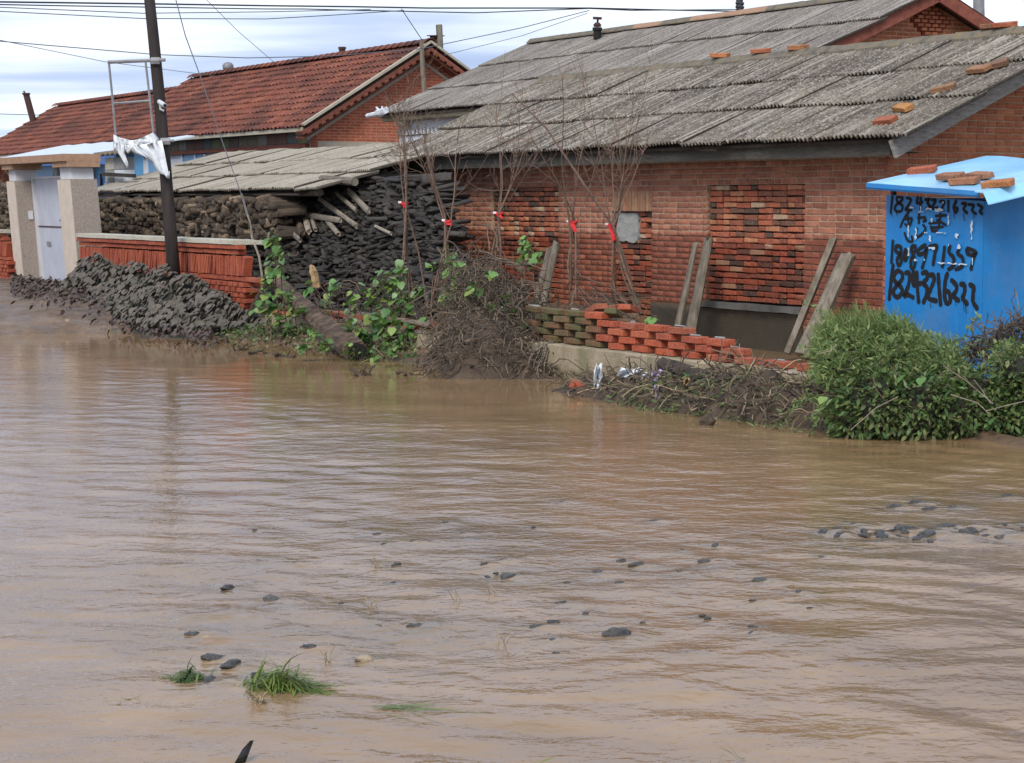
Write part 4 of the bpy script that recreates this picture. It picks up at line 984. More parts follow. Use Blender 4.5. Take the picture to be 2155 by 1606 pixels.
# ================================================================== GATE
def lean(p, k=0.072): return (p[0]-0.5*k*(p[2]-0.3), p[1]-0.866*k*(p[2]-0.3), p[2])
class LB_(MB):
    def add(s, V, F, rnd=None): MB.add(s, [lean(v) for v in V], F, rnd)
gt = thing('stone_gate', 'pebble-dashed gate pillars under a brown stone lintel', 'gate', (-30.7, TY, 0.25))
for (a0, a1) in ((-32.42, -31.95), (-29.68, -29.05)):
    mb = LB_(); mb.box(a0, a1-0.002, TY+0.002, TY+0.40, 0.1, 1.90); pl = part('pillar', mb, M_['pebble'], gt)
    mb = LB_(); mb.box(a0-0.004, a1-0.02, TY-0.012, TY, 0.1, 1.89); part('smooth_face', mb, M_['smoothpillar'], pl)
    mb = LB_(); mb.box(a0+0.04, a1-0.05, TY+0.03, TY+0.37, 1.902, 2.08); part('neck', mb, M_['whitepanel'], pl)
    mb = LB_(); mb.box(a0-0.06, a1+0.05, TY-0.05, TY+0.45, 2.082, 2.165); part('capital', mb, M_['brownbeam'], pl)
mb = LB_(); mb.box(-34.5, -29.0, TY-0.09, TY+0.47, 2.167, 2.275); part('lintel', mb, M_['brownbeam'], gt)
mb = LB_(); mb.box(-31.94, -29.6, TY+0.30, TY+0.345, 0.2, 1.93); dr = part('door', mb, M_['dooroff'], gt, label='off-white steel gate leaf with a rust seam')
mb = LB_(); mb.box(-31.95, -31.88, TY+0.26, TY+0.30, 0.2, 1.96); mb.box(-31.88, -29.6, TY+0.27, TY+0.30, 1.93, 1.965); part('frame', mb, M_['whitepanel'], dr)
mb = LB_(); mb.box(-31.87, -29.65, TY+0.288, TY+0.30, 1.16, 1.18); part('seam', mb, M_['rust'], dr)
mb = LB_(); mb.box(-31.5, -31.3, TY+0.285, TY+0.30, 0.86, 0.93); mb.box(-30.75, -30.2, TY+0.288, TY+0.30, 1.27, 1.285); part('bolt', mb, M_['steel'], dr)
mb = LB_(); mb.box(-31.947, -31.935, TY+0.16, TY+0.24, 1.28, 1.42); part('number_plate', mb, M_['whitepanel'], gt)
# white sheet panel showing right of the gate
a_ = ont(206, 380, 10.9)[0]; mb = MB(); mb.box(a_, a_+1.3, 10.9, 10.94, 0.9, 1.80); solo('sheet_screen', mb, M_['dooroff'], 'pale metal sheet standing between gate pillar and shelter roof', 'screen')

# ================================================================== UTILITY POLE with empty sign frame, torn banner, camera
PY = W((-24.1, 9.0, 0)).y
up_ = thing('utility_pole', 'dark tarred wooden utility pole leaning over the muddy leaves', 'pole', at(371, 640, PY))
mb = MB(); mb.tube([at(373, 655, PY), at(358, 480, PY), at(346, 330, PY), at(333, 180, PY), at(322, 70, PY), at(308, -60, PY)], [0.085, 0.08, 0.076, 0.074, 0.07, 0.066], 14, lump=0.02); part('shaft', mb, M_['pole'], up_, smooth=True)
for (a, b) in (((318, 128), (336, 128)), ((338, 298), (358, 297))):
    mb = MB(); p, q = at(*a, PY-0.1), at(*b, PY-0.1); mb.tube([p, q], 0.03, 6, flat=1.6); part('bracket_band', mb, M_['steel'], up_)
sf = thing('sign_frame', 'empty grey metal sign frame bracketed to the utility pole', 'sign frame', at(322, 297, PY-0.1))
for nm, pts, r in (('top_bar', ((227,131),(348,126)), 0.024), ('upright', ((229,131),(237,210),(245,300)), 0.016), ('upright', ((306,128),(315,205),(323,280)), 0.016), ('cross_bar', ((238,218),(318,212)), 0.016), ('bottom_bar', ((244,302),(366,296)), 0.020)):
    mb = MB(); mb.tube([at(*p, PY-0.1) for p in pts], r, 6); part(nm, mb, M_['steel'], sf)
def ribbon_patch(mb, L, Rr, Y, n=7, amp=0.02, seed=0):
    r = random.Random(seed); P = []
    for k, (a, b) in enumerate(zip(L, Rr)):
        row = []
        for i in range(n+1):
            u = i/n; x = a[0]+(b[0]-a[0])*u; y = a[1]+(b[1]-a[1])*u
            row.append(at(x+r.uniform(-.8, .8), y+r.uniform(-.8, .8), Y+amp*math.sin(u*9+k*0.9+seed)+r.uniform(-.3, .3)*amp))
        P.append(row)
    mb.grid(P, None, (0.0, 0.003, 0.001))
bn = MB()
ribbon_patch(bn, [(239,283),(238,296),(240,318)], [(252,290),(256,303),(258,312)], PY-0.16, 4, 0.02, 1)
ribbon_patch(bn, [(250,289),(251,300),(252,306)], [(285,298),(286,304),(285,307)], PY-0.16, 8, 0.02, 2)
ribbon_patch(bn, [(282,297),(283,302),(284,308)], [(322,279),(332,289),(338,298)], PY-0.16, 8, 0.03, 3)
ribbon_patch(bn, [(244,302),(248,322),(258,338),(266,353)], [(262,305),(262,322),(268,340),(270,350)], PY-0.17, 5, 0.02, 4)
ribbon_patch(bn, [(262,304),(266,318),(268,324)], [(276,306),(274,318),(272,320)], PY-0.17, 4, 0.02, 5)
ribbon_patch(bn, [(284,307),(300,322),(318,340),(332,360),(338,366)], [(340,296),(346,318),(350,340),(354,364),(357,372)], PY-0.19, 10, 0.035, 6)
ribbon_patch(bn, [(270,307),(282,322),(302,328)], [(286,307),(304,322),(322,342)], PY-0.18, 6, 0.02, 7)
ribbon_patch(bn, [(345,365),(350,374)], [(357,360),(356,376)], PY-0.2, 4, 0.02, 8)
solo('torn_banner', bn, M_['whitecloth'], 'torn white cloth banner hanging from the sign frame', 'banner', o=at(300, 300, PY-0.15), smooth=True)
sc_ = thing('security_camera', 'small white bullet camera fixed to the utility pole', 'camera', at(342, 236, PY-0.12))
mb = MB(); mb.tube([at(335,214,PY-.1), at(347,222,PY-.26)], [0.028, 0.03], 10); part('housing', mb, M_['whitepanel'], sc_)
mb = MB(); mb.tube([at(346.6,221.8,PY-.255), at(348,222.5,PY-.275)], [0.022, 0.018], 10); part('lens', mb, M_['dark'], sc_)
mb = MB(); mb.tube([at(336,214,PY-.12), at(338,230,PY-.1), at(345,233,PY-.1)], 0.016, 6); part('mount', mb, M_['whitepanel'], sc_)

# ================================================================== WIRES
def wire(pts, r, Y0, Y1, lab, mat='wire'):
    P = []; n = len(pts)
    for i in range(n-1):
        for k in range(6):
            u = k/6; x = pts[i][0]+(pts[i+1][0]-pts[i][0])*u
            y = pts[i][1]+(pts[i+1][1]-pts[i][1])*u
            f = (x-pts[0][0])/(pts[-1][0]-pts[0][0]+1e-6); P.append(at(x, y, Y0+(Y1-Y0)*f))
    P.append(at(*pts[-1], Y1)); mb = MB(); mb.tube(P, r, 5); return solo('overhead_wire', mb, M_[mat], lab, 'wire', 'overhead wires')
wire([(-80,3),(310,8),(560,12),(740,14),(900,17),(1240,17),(1400,21),(1556,24)], 0.014, 30, 41, 'thick twisted black cable crossing above all the roofs')
wire([(-80,8),(120,12),(310,15),(560,19),(640,19),(760,22),(1000,27),(1240,18),(1330,22),(1556,20)], 0.010, 30, 41, 'black wire just under the thick twisted cable')
wire([(-80,12),(300,28),(560,25),(780,20)], 0.007, 30, 36, 'thin wire joining the twisted cable above the tile ridge')
wire([(-80,20),(300,39),(560,40),(700,32),(850,22)], 0.007, 30, 36, 'thin wire sagging lowest beneath the twisted cable')
wire([(-80,80),(330,115),(520,122),(700,118),(890,102),(1100,58),(1240,22)], 0.008, 31, 39, 'long single wire passing just above the tile ridge', 'lilacwire')
wire([(-80,68),(60,97),(220,130),(470,162)], 0.006, 30, 46, 'thin wire running down to the silver cowl', 'lilacwire')
wire([(365,-20),(390,75),(425,170)], 0.007, 26, 26, 'thin steep stay wire rising beside the utility pole', 'lilacwire')
wire([(425,170),(465,290),(506,404),(520,450)], 0.006, 26, 26, 'thin stay wire slanting down in front of the tile eave', 'lilacwire')
wire([(425,-10),(500,65),(594,146)], 0.006, 40, 42, 'thin wire descending onto the middle of the tile ridge', 'lilacwire')
wire([(845,19),(888,84)], 0.008, 37, 41, 'short drop wire from the cable to the gable post')
wire([(935,116),(1100,75),(1236,28)], 0.006, 42, 39, 'faint wire rising from behind the brick gable', 'lilacwire')
wire([(0,240),(105,243)], 0.010, 60, 60, 'distant wire behind the leaning rusty pipe')
# ================================================================== BLUE LOCKER SHED
bs = thing('blue_locker', 'blue painted steel locker hut with black sprayed numbers beside the brick corner', 'hut', (-12.8, 11.9, 0.0))
B0, B1, BT, BB = -13.38, -12.18, 11.46, 12.70
mb = MB(); mb.hexa([(B0,BT,0.10),(B1,BT,0.10),(B1,BT+0.03,0.10),(B0,BT+0.03,0.10),(B0,BT,1.628),(B1,BT,1.572),(B1,BT+0.03,1.572),(B0,BT+0.03,1.628)]); fp = part('front_panel', mb, M_['blue'], bs)
mb = MB(); mb.hexa([(B1-0.03,BT+0.032,0.10),(B1+0.0,BT+0.002,0.10),(B1,BB,0.10),(B1-0.03,BB,0.10),(B1-0.03,BT+0.032,1.565),(B1,BT+0.002,1.565),(B1,BB,1.80),(B1-0.03,BB,1.80)])
mb.V = [(v[0]+0.003, v[1], v[2]) for v in mb.V]; part('side_panel', mb, M_['blue'], bs)
mb = MB(); mb.box(B0, B0+0.03, BT+0.032, BB, 0.1, 1.6); part('side_panel', mb, M_['blue'], bs)
mb = MB(); mb.box(B0, B1, BB, BB+0.03, 0.1, 1.85); part('back_panel', mb, M_['bluedark'], bs)
mb = MB(); mb.box(B0+0.04, B1-0.06, BT+0.25, BT+0.28, 0.1, 1.58); part('inner_sheet', mb, M_['dark'], bs)  # dark upright sheet standing behind the front panel
for (a, b) in ((B0+0.02, BT+0.02), (B1-0.05, BT+0.03), (B1-0.05, BB-0.05), (B0+0.03, BB-0.05)):
    mb = MB(); mb.box(a, a+0.035, b+0.012, b+0.047, 1.50, 1.66+(b-BT)*0.18); part('corner_post', mb, M_['rust'], bs)
mb = MB(); mb.box(B0-0.02, B1+0.02, BT-0.02, BB+0.1, -0.3, 0.095); part('brick_plinth', mb, M_['mossbrick'], bs)
def roofz(s, t): return 1.735 - (s+13.4)*0.055 + (t-11.3)*0.18
P = [[(s, t, roofz(s, t)+0.008*math.sin(s*7)) for s in np.linspace(-13.40, -12.02, 9)] for t in (11.26, 11.34, 11.6, 12.1, 12.62)]
mb = MB(); mb.grid(P, 0.5, (0, 0, -0.012)); br = part('roof', mb, M_['skyblue'], bs, label='pale blue steel roof sheet with folded lip')
mb = MB(); P = [[(s, 11.257+dt, roofz(s, 11.26)-dz) for s in np.linspace(-13.40, -12.02, 9)] for dz, dt in ((0.0, -.004), (0.035, -.008), (0.052, 0.0))]; mb.grid(P, 0.5, (0, 0.006, 0)); part('lip', mb, M_['blue'], br)
P = [[(-12.015+ds, t, roofz(-12.02, t)+dz) for t in np.linspace(11.2, 12.9, 6)] for ds, dz in ((0.0, 0.012), (0.10, 0.004), (0.16, -0.09))]; mb = MB(); mb.grid(P, 0.5, (0, 0, -0.01)); part('side_flap', mb, M_['skyblue'], br)
# --- sprayed numbers and scribble, thin paint on the front panel
def sm(pts, n=5):
    if len(pts) < 3: return pts
    out = []; P = [pts[0]] + list(pts) + [pts[-1]]
    for i in range(1, len(P)-2):
        p0, p1, p2, p3 = map(np.array, (P[i-1], P[i], P[i+1], P[i+2]))
        for k in range(n):
            t = k/n; out.append(tuple(0.5*((2*p1)+(-p0+p2)*t+(2*p0-5*p1+4*p2-p3)*t*t+(-p0+3*p1-3*p2+p3)*t**3)))
    out.append(pts[-1]); return out
def G(zx, zy): return (-13.38+(zx-35)/1250*1.19, 1.625-(zy-75)*0.000664 + (zx-35)/1250*(-0.012))
_lay = [0]
def stroke(mb, pts, w):
    _lay[0] += 1; t0 = BT-0.0022-0.00004*_lay[0]
    p = [np.array(G(*q)) for q in sm(pts)]; L = []; Rr = []
    for i in range(len(p)):
        d = p[min(i+1, len(p)-1)]-p[max(i-1, 0)]; d = d/(np.linalg.norm(d)+1e-9); nn_ = np.array([-d[1], d[0]])
        ww = w*random.uniform(0.88, 1.12)/2; L.append(p[i]+nn_*ww); Rr.append(p[i]-nn_*ww)
    out = L + Rr[::-1]
    cen = [(a[0], t0, a[1]) for a in L]; cen2 = [(a[0], t0, a[1]) for a in Rr]
    mb.grid([cen, cen2], 0.5, (0, 0.0015, 0))
    for e in (p[0], p[-1]):
        _lay[0] += 1; t1 = BT-0.0022-0.00004*_lay[0]
        V = [(e[0]+w/2*math.cos(a), t1, e[1]+w/2*math.sin(a)) for a in np.linspace(0, 2*math.pi, 11)[:-1]]; mb.add(V, [tuple(range(10))], 0.5)
row3 = [[(145,985),(125,1150),(100,1420)],[(270,1080),(210,1050),(160,1120),(175,1190),(240,1240),(275,1310),(220,1390),(160,1360),(165,1290),(230,1210),(275,1140),(270,1080)],[(320,1070),(365,1075),(370,1140),(350,1250),(300,1370),(345,1350),(420,1378)],[(420,1050),(415,1150),(430,1225),(520,1190)],[(465,1060),(470,1200),(495,1430)],[(540,1060),(590,1050),(602,1120),(550,1190),(600,1240),(598,1330),(560,1430)],[(640,1080),(682,1078),(690,1150),(645,1270),(620,1370),(725,1400)],[(745,1070),(755,1200),(782,1440)],[(860,1055),(835,1150),(830,1330),(860,1420),(903,1390),(890,1290),(845,1265)],[(920,1130),(978,1190),(975,1260),(940,1320),(1008,1372)],[(1035,1168),(1078,1180),(1082,1270),(1060,1340),(1115,1405)],[(1150,1168),(1192,1200),(1187,1290),(1192,1380),(1238,1450)]]
row1 = [[(120,95),(100,300)],[(260,110),(185,100),(190,160),(255,210),(240,280),(165,275),(165,210),(240,150),(260,110)],[(320,110),(368,130),(340,200),(300,260),(375,262)],[(460,100),(450,170),(520,160)],[(500,110),(495,240)],[(560,130),(610,120),(585,170),(620,205),(570,245)],[(645,130),(692,130),(660,200),(640,235),(715,225)],[(855,140),(858,265)],[(750,150),(800,150),(770,255)],[(952,140),(925,220),(950,282),(972,235),(935,215)],[(1030,170),(1078,172),(1050,240),(1090,282)],[(1112,180),(1172,190),(1155,250),(1198,292)],[(1225,180),(1277,215),(1250,262),(1278,290)]]
mid_ = [[(345,285),(280,380),(238,480)],[(300,380),(385,368)],[(330,330),(345,470),(300,445)],[(390,380),(368,450)],[(295,560),(335,650),(402,662),(392,600)],[(482,310),(482,425)],[(470,360),(560,350)],[(550,355),(574,390),(540,402)],[(462,500),(440,600),(505,580),(572,500),(540,450)],[(700,330),(825,320)],[(762,305),(740,480)],[(620,425),(722,412)],[(650,480),(795,462)],[(720,380),(832,440)],[(640,465),(660,520),(722,512)]]
row2 = [[(140,670),(125,940)],[(250,740),(190,730),(182,800),(240,830),(258,930),(222,980),(203,900),(250,820),(250,740)],[(312,770),(290,850),(312,910),(335,850),(312,770)],[(442,720),(395,730),(400,800),(442,782),(442,720)],[(420,830),(390,900),(392,1000),(432,985),(440,900),(420,830)],[(572,700),(490,760),(482,822),(560,800),(592,740),(582,830),(540,990)],[(630,720),(722,702),(700,800),(680,940)],[(822,720),(800,960)],[(892,705),(880,780),(942,850),(932,950),(880,990)],[(1005,740),(990,790),(1052,840),(1052,940),(972,985)],[(1202,750),(1110,722),(1112,780),(1182,802),(1217,760),(1190,830),(1160,970)]]
for nm, rows, w in (('sprayed_number', row3, 0.044), ('sprayed_number', row1, 0.027), ('sprayed_scribble', mid_, 0.023), ('sprayed_number', row2, 0.034)):
    mb = MB()
    for q in rows: stroke(mb, q, w)
    part(nm, mb, M_['spray'], fp)
mb = MB()
for (x, y, L) in ((1075,1410,90),(1100,1410,120),(970,1375,60),(650,1410,80),(1050,290,90),(930,300,60),(1170,300,50),(110,305,45),(180,290,50)): stroke(mb, [(x, y), (x+8, y+L*0.5), (x+14, y+L)], 0.005)
part('paint_drip', mb, M_['spray'], fp)
def scrap(x0, x1, y0, y1, seed):
    r = random.Random(seed); mb = MB(); cx_, cy_ = (x0+x1)/2, (y0+y1)/2; q_ = .72; x0, x1, y0, y1 = cx_+(x0-cx_)*q_, cx_+(x1-cx_)*q_, cy_+(y0-cy_)*q_, cy_+(y1-cy_)*q_; n = max(3, int(max(x1-x0, y1-y0)/22)); hor = (x1-x0) > (y1-y0)
    top = []; bot = []; _lay[0] += 1; t = BT-0.011-0.00003*_lay[0]
    for i in range(n+1):
        u = i/n
        if hor: a = G(x0+(x1-x0)*u, y0+r.uniform(0, .55)*(y1-y0)); b = G(x0+(x1-x0)*u+r.uniform(-4, 4), y1-r.uniform(0, .55)*(y1-y0))
        else: a = G(x0+r.uniform(0, .55)*(x1-x0), y0+(y1-y0)*u); b = G(x1-r.uniform(0, .55)*(x1-x0), y0+(y1-y0)*u+r.uniform(-4, 4))
        top.append((a[0], t, a[1])); bot.append((b[0], t, b[1]))
    mb.grid([top, bot], None, (0, 0.002, 0)); part('paper_scrap', mb, M_['chip'], fp)
for i, q in enumerate(((358,432,198,262),(498,540,195,290),(565,672,210,275),(680,828,215,295),(785,818,145,185),(858,892,260,465),(640,685,345,420),(345,372,430,635),(432,482,465,665),(560,620,520,565),(700,870,522,560),(618,672,560,672),(945,1025,530,612),(1142,1192,330,655),(345,385,725,868),(428,502,868,925),(615,728,708,765),(672,1190,895,942),(1175,1200,815,940),(975,1052,660,745),(868,900,668,702),(560,590,872,905),(480,560,265,300))): scrap(*q, i)
# loose bricks lying on the blue roof
for (px, py, t, yaw, k, lab) in ((1940,353,11.75,0.5,0,'mottled broken brick lying alone on the pale blue roof'),(2000,361,11.55,0.0,1,'red brick lying flat on the pale blue roof behind the half bricks'),(2030,370,11.42,0.35,2,'grey-ended brick in the row on the pale blue roof'),(2062,356,11.65,-0.15,3,'dull brown brick at the back of the row on the blue roof'),(2100,368,11.4,0.4,1,'yellowish brick ending the row on the pale blue roof')):
    s, _, _ = ont(px, py, t); p = (s, t, roofz(s, t)+0.036); inst_top('loose_brick', LB[k], p, RX(0.2) @ RZl(yaw), (1, 1, 1), lab, 'brick', 'bricks on the blue roof')

# ================================================================== LOW HONEYCOMB WALL on a concrete footing
lw = thing('low_brick_wall', 'low broken honeycomb wall of orange-red bricks on a cracked concrete footing', 'wall', (-13.5, TY, 0.0))
mb = MB(); P = [[(-16.1+4.6*i/30, TY-0.13+dt, z+random.uniform(-.004, .004)) for i in range(31)] for z, dt in ((-0.35, 0.02), (0.1, 0.0), (0.29, 0.0), (0.302, 0.02))]
mb.grid(P, 0.5, (0, 0.30, 0)); part('footing', mb, M_['footing'], lw)
LWr = [beveled('wall_brick_red', 0.24, 0.115, 0.053, 0.004, M_['vividbrick'], 0.003, 30+i) for i in range(4)]
LWm = [beveled('wall_brick_mossy', 0.24, 0.115, 0.053, 0.006, M_['mossbrick'], 0.005, 35+i) for i in range(3)]
def nrows(s): return 5 if s < -14.45 else 4 if s < -13.35 else 3 if s < -12.8 else 2 if s < -12.5 else 1
for r_ in range(6):
    x = -15.9 + (0.1825 if r_ % 2 else 0)
    while x < -11.75:
        if nrows(x+0.1) > r_:
            moss_ = x < -14.75 - 0.08*r_ + random.uniform(-.25, .25)
            inst('brick', random.choice(LWm if moss_ else LWr), lw, (x+0.12, TY+0.02+random.uniform(-.012, .012), 0.332+r_*0.062), RZl(random.uniform(-.10, .10)) @ RY(random.uniform(-.02, .02)))
            if nrows(x+0.1) == r_+1 and random.random() < 0.75:
                mb = MB(); mb.tube([(x+0.02+random.uniform(0, .1), TY+0.02, 0.366+r_*0.062), (x+0.12+random.uniform(0, .08), TY+0.03, 0.366+r_*0.062)], 0.011, 6, lump=0.3, flat=0.8); part('mortar_lump', mb, M_['greycement'], lw)
        x += 0.365 if x < -12.6 else 0.40
# tumbled bricks at the wall's broken end
for i, (px, py, z, lab) in enumerate(((1262,648,.68,0),(1235,655,.67,0),(1215,664,.66,0),(1290,665,.66,0))):
    s, t, _ = ont(px, py, TY+0.05); inst_top('tumbled_brick', random.choice(LWr+LWm), (s, t+random.uniform(0, .3), z-0.05), RZl(random.uniform(-1, 1)) @ RY(random.uniform(-.3, .3)), (1, 1, 1), 'tumbled red brick in the rubble where the honeycomb wall meets the vines', 'brick', 'tumbled bricks by the vines')

# ================================================================== LEANING TIMBERS
def timber(name, pts, radii, mat, label, cat, n=7, flat=None, lump=0.1, group=None, grooves=True):
    mb = MB(); P = []; rr = []
    for i in range(len(pts)-1):
        for k in range(5):
            u = k/5; P.append(tuple(np.array(pts[i])*(1-u)+np.array(pts[i+1])*u)); rr.append(radii[i]*(1-u)+radii[i+1]*u)
    P.append(pts[-1]); rr.append(radii[-1])
    # a grooved section, the same along the length, roughened a little
    sec = [1+random.uniform(-lump, lump)*1.6 for _ in range(n)]; V = []; F = []; m = len(P)
    for i, p in enumerate(P):
        p = Vector(p); d = (Vector(P[min(i+1, m-1)])-Vector(P[max(i-1, 0)])).normalized()
        a = d.cross(Vector((0.2, 0.97, 0.1))).normalized(); b = d.cross(a)
        for k in range(n):
            an = 2*math.pi*k/n; r = rr[i]*sec[k]*(1+random.uniform(-.03, .03)); end = (random.uniform(-.05, .03) if i == m-1 else 0)
            V.append(p+a*math.cos(an)*r+b*math.sin(an)*r*(flat or 1)+d*end)
    for i in range(m-1):
        for k in range(n): F.append((i*n+k, i*n+(k+1) % n, (i+1)*n+(k+1) % n, (i+1)*n+k))
    F += [tuple(range(n-1, -1, -1)), tuple((m-1)*n+k for k in range(n))]; mb.add(V, F)
    return solo(name, mb, M_[mat], label, cat, group, o=pts[0])
o1 = lambda px, py, t: ont(px, py, t)
timber('leaning_board', [o1(1120,664,11.05), o1(1158,520,11.25)], [0.06, 0.055], 'greywood', 'broad pale weathered board leaning beside the dry vines', 'board', 9, 0.5)
timber('leaning_board', [o1(1138,662,11.0), o1(1172,508,11.2)], [0.05, 0.055], 'greywood', 'narrow split post strapped against the broad pale board', 'post', 9, 0.8)
timber('leaning_board', [o1(1424,698,12.45), o1(1464,514,12.70)], [0.075, 0.06], 'greywood', 'grey rough plank leaning on the wall left of the wide window', 'board', 9, 0.5)
timber('leaning_board', [o1(1452,704,12.35), o1(1492,502,12.62)], [0.085, 0.07], 'greywood', 'deeply grooved taller plank leaning at the edge of the wide window', 'board', 11, 0.6, 0.16)
timber('leaning_post', [o1(1657,744,12.2), o1(1756,500,12.74)], [0.042, 0.045], 'greywood', 'thin square batten leaning on the brick wall by the blue hut', 'post', 4, None, 0.04)
timber('leaning_post', [o1(1690,750,12.15), o1(1785,540,12.70)], [0.105, 0.09], 'greywood', 'thick split timber post leaning beside the thin batten', 'post', 12, 0.8, 0.12)
timber('leaning_stake', [o1(900,768,8.9), o1(985,650,9.35)], [0.062, 0.055], 'darkwood', 'dark round stake slanting out of the water by the vine heap', 'stake', 10)
lgp = [o1(585,592,9.45), o1(655,662,8.95), o1(700,702,8.72), o1(752,744,8.55)]
timber('fallen_log', lgp, [0.065, 0.115, 0.13, 0.135], 'bark', 'thick barked log lying with its hollow end in the water', 'log', 14, None, 0.07)
lo = bpy.data.objects.get('fallen_log')
mb = MB(); d = np.array(lgp[3])-np.array(lgp[2]); d = d/np.linalg.norm(d); c = np.array(lgp[3])+d*0.035; mb.tube([tuple(c-d*0.03), tuple(c)], [0.105, 0.105], 14); part('dark_end_cap', mb, M_['dark'], lo)  # dark disc on the log end, the hollow's shade put into its colour
timber('leaning_stake', [o1(520,672,9.1), o1(558,600,9.3)], [0.04, 0.035], 'darkwood', 'thin dark stake tilted beside the green vine stump', 'stake', 7)
mb = MB(); mb.tube([o1(508,408,10.5), o1(519,448,10.45), o1(527,470,10.4), o1(530,500,10.35), o1(545,540,10.3), o1(552,585,10.2)], [0.012, 0.016, 0.012, 0.017, 0.014, 0.014], 6, lump=0.15); solo('pale_branch', mb, M_['paleplank'], 'crooked pale branch standing in front of the stacked firewood', 'branch')
for (a, b, lab) in (((690,672),(900,700),'long pale batten lying low behind the green vines'), ((760,660),(905,683),'mossy plank lying above the long pale batten')):
    mb = MB(); p, q = o1(*a, 9.3), o1(*b, 9.25); c = tuple((np.array(p)+np.array(q))/2); L = math.dist(p, q); mb.obox(c, (L, 0.05, 0.03 if 'pale' in lab else 0.09), RY(-math.asin((q[2]-p[2])/L)) @ RZl(math.atan2(q[1]-p[1], q[0]-p[0]))); solo('batten', mb, M_['paleplank'] if 'long' in lab else M_['mossbrick'], lab, 'board')
mb = MB(); mb.box(-21.8, -16.2, TY-0.1, TY+0.14, -0.2, 0.24); wl = thing('broken_wall_base', 'broken wet brick wall base half buried under green vines', 'wall', (-19, TY, 0)); part('footing', mb, M_['footing'], wl)
x = -21.7
while x < -16.3:
    for r_ in range(2):
        if random.random() < 0.75: inst('brick', random.choice(LWr+LWm), wl, (x+0.12+0.1*r_, TY+0.0, 0.27+r_*0.063), RZl(random.uniform(-.15, .15)))
    x += 0.3

# ================================================================== FIREWOOD
def log_mesh(seed, mat, L=0.5, flat=1.0):
    r = random.Random(seed); n = r.choice((5, 6, 7)); sec = [1+r.uniform(-.28, .28) for _ in range(n)]; V = []; F = []
    for j in range(3):
        for k in range(n):
            an = 2*math.pi*k/n; q = sec[k]*(1+r.uniform(-.06, .06)); V.append((math.cos(an)*q, (j/2)*L + (r.uniform(-.02, .02) if j != 1 else 0), math.sin(an)*q*flat))
    for j in range(2):
        for k in range(n): F.append((j*n+k, (j+1)*n+k, (j+1)*n+(k+1) % n, j*n+(k+1) % n))
    F += [tuple(range(n)), tuple(2*n+k for k in range(n-1, -1, -1))]
    return mkmesh('log', V, F, mat)
def curl_(p):
    P = [np.array(p, dtype=float)]; d = rng.normal(0, 1, 3)*np.array([1, .6, .3])+np.array([0, 0, .1])
    for _ in range(5): d = d+rng.normal(0, .3, 3); d /= np.linalg.norm(d); P.append(P[-1]+d*.09)
    return P
FL = [log_mesh(i, M_['firewood']) for i in range(7)]; FM = [log_mesh(20+i, M_['mudwood'], 0.45, 0.8) for i in range(7)]
stk = []
z = 0.42
while z < 1.72:
    x = -33.6; 
    while x < -24.9:
        r_ = random.uniform(0.036, 0.07); top = 1.63 if x > -32.4 else 1.45+random.uniform(0, .12)
        if z < top: stk.append((random.randrange(7), (x, 10.72+random.uniform(-.07, .07), z+random.uniform(-.02, .02)), RZl(random.gauss(0, .3)) @ RX(random.gauss(0, .14)) @ RY(random.uniform(0, 6)), (r_*random.uniform(.6, 1.1), random.uniform(.7, 1.05), r_*random.uniform(.6, 1.1))))
        x += random.uniform(0.07, 0.12)
    z += 0.072
far_ = []
z = 0.5
while z < 1.85:
    x = -40.0
    while x < -33.0:
        if z < 1.7+.12*math.sin(x*3): far_.append((random.randrange(7), (x, 10.25+random.uniform(-.1, .1), z+random.uniform(-.02, .02)), RZl(random.gauss(0, .5)) @ RX(random.gauss(0, .2)) @ RY(random.uniform(0, 6)), (random.uniform(.03, .06), random.uniform(.6, 1.0), random.uniform(.025, .05))))
        x += random.uniform(.09, .14)
    z += .08
acc = Acc()
for mi in range(7):
    Q = [q for q in far_ if q[0] == mi]; acc.add(marr(FL[mi]), np.array([np.array(q[2]) for q in Q]), np.array([q[3] for q in Q]), np.array([q[1] for q in Q]), rng.random(len(Q)))
accsolo('firewood_stack', acc, M_['firewood'], (-36, 10.3, 0.3), 'rough stack of firewood and brush behind the wall beyond the gate', 'firewood', kind='stuff')
mb = MB()
for k in range(120): mb.tube([tuple(v) for v in curl_((random.uniform(-39.5, -32.9), 10.1+random.uniform(0, .5), 1.7+random.uniform(-.05, .15)))], .008, 4, cap=False)
solo('brush_bundle', mb, M_['drygrass'], 'tangled dry brush topping the firewood stack beyond the gate', 'brush', kind='stuff')
hp = []
def heap_t(z): return 10.25+(z-0.2)*0.85
z = 0.2
while z < 1.98:
    t = heap_t(z); x = -26.6; xr = -1.885*t
    while x < xr:
        zmax = 1.55 if x < -25 else 1.9 - max(0, (x+22.5))*0.3
        if z < zmax: hp.append((random.randrange(7), (x, t+random.uniform(-.08, .08), z+random.uniform(-.025, .025)), RZl(random.gauss(0, .5)) @ RX(random.gauss(0, .15)) @ RY(random.gauss(0, .45)), (random.choice((.025, .035, .045, .06, .085))*random.uniform(.8, 1.2), random.uniform(.5, 1.0), random.uniform(.014, .036))))
        x += random.uniform(0.06, 0.125)
    z += 0.046
cpn = np.array([0, 0, EYE])
stk = [q for q in stk if q[1][2] > 0.95 or q[1][0] > -24.9] + []
stk.sort(key=lambda q: -q[3][0]/np.linalg.norm(np.array(W(q[1]))-cpn)); hp.sort(key=lambda q: -q[3][0]/np.linalg.norm(np.array(W(q[1]))-cpn))
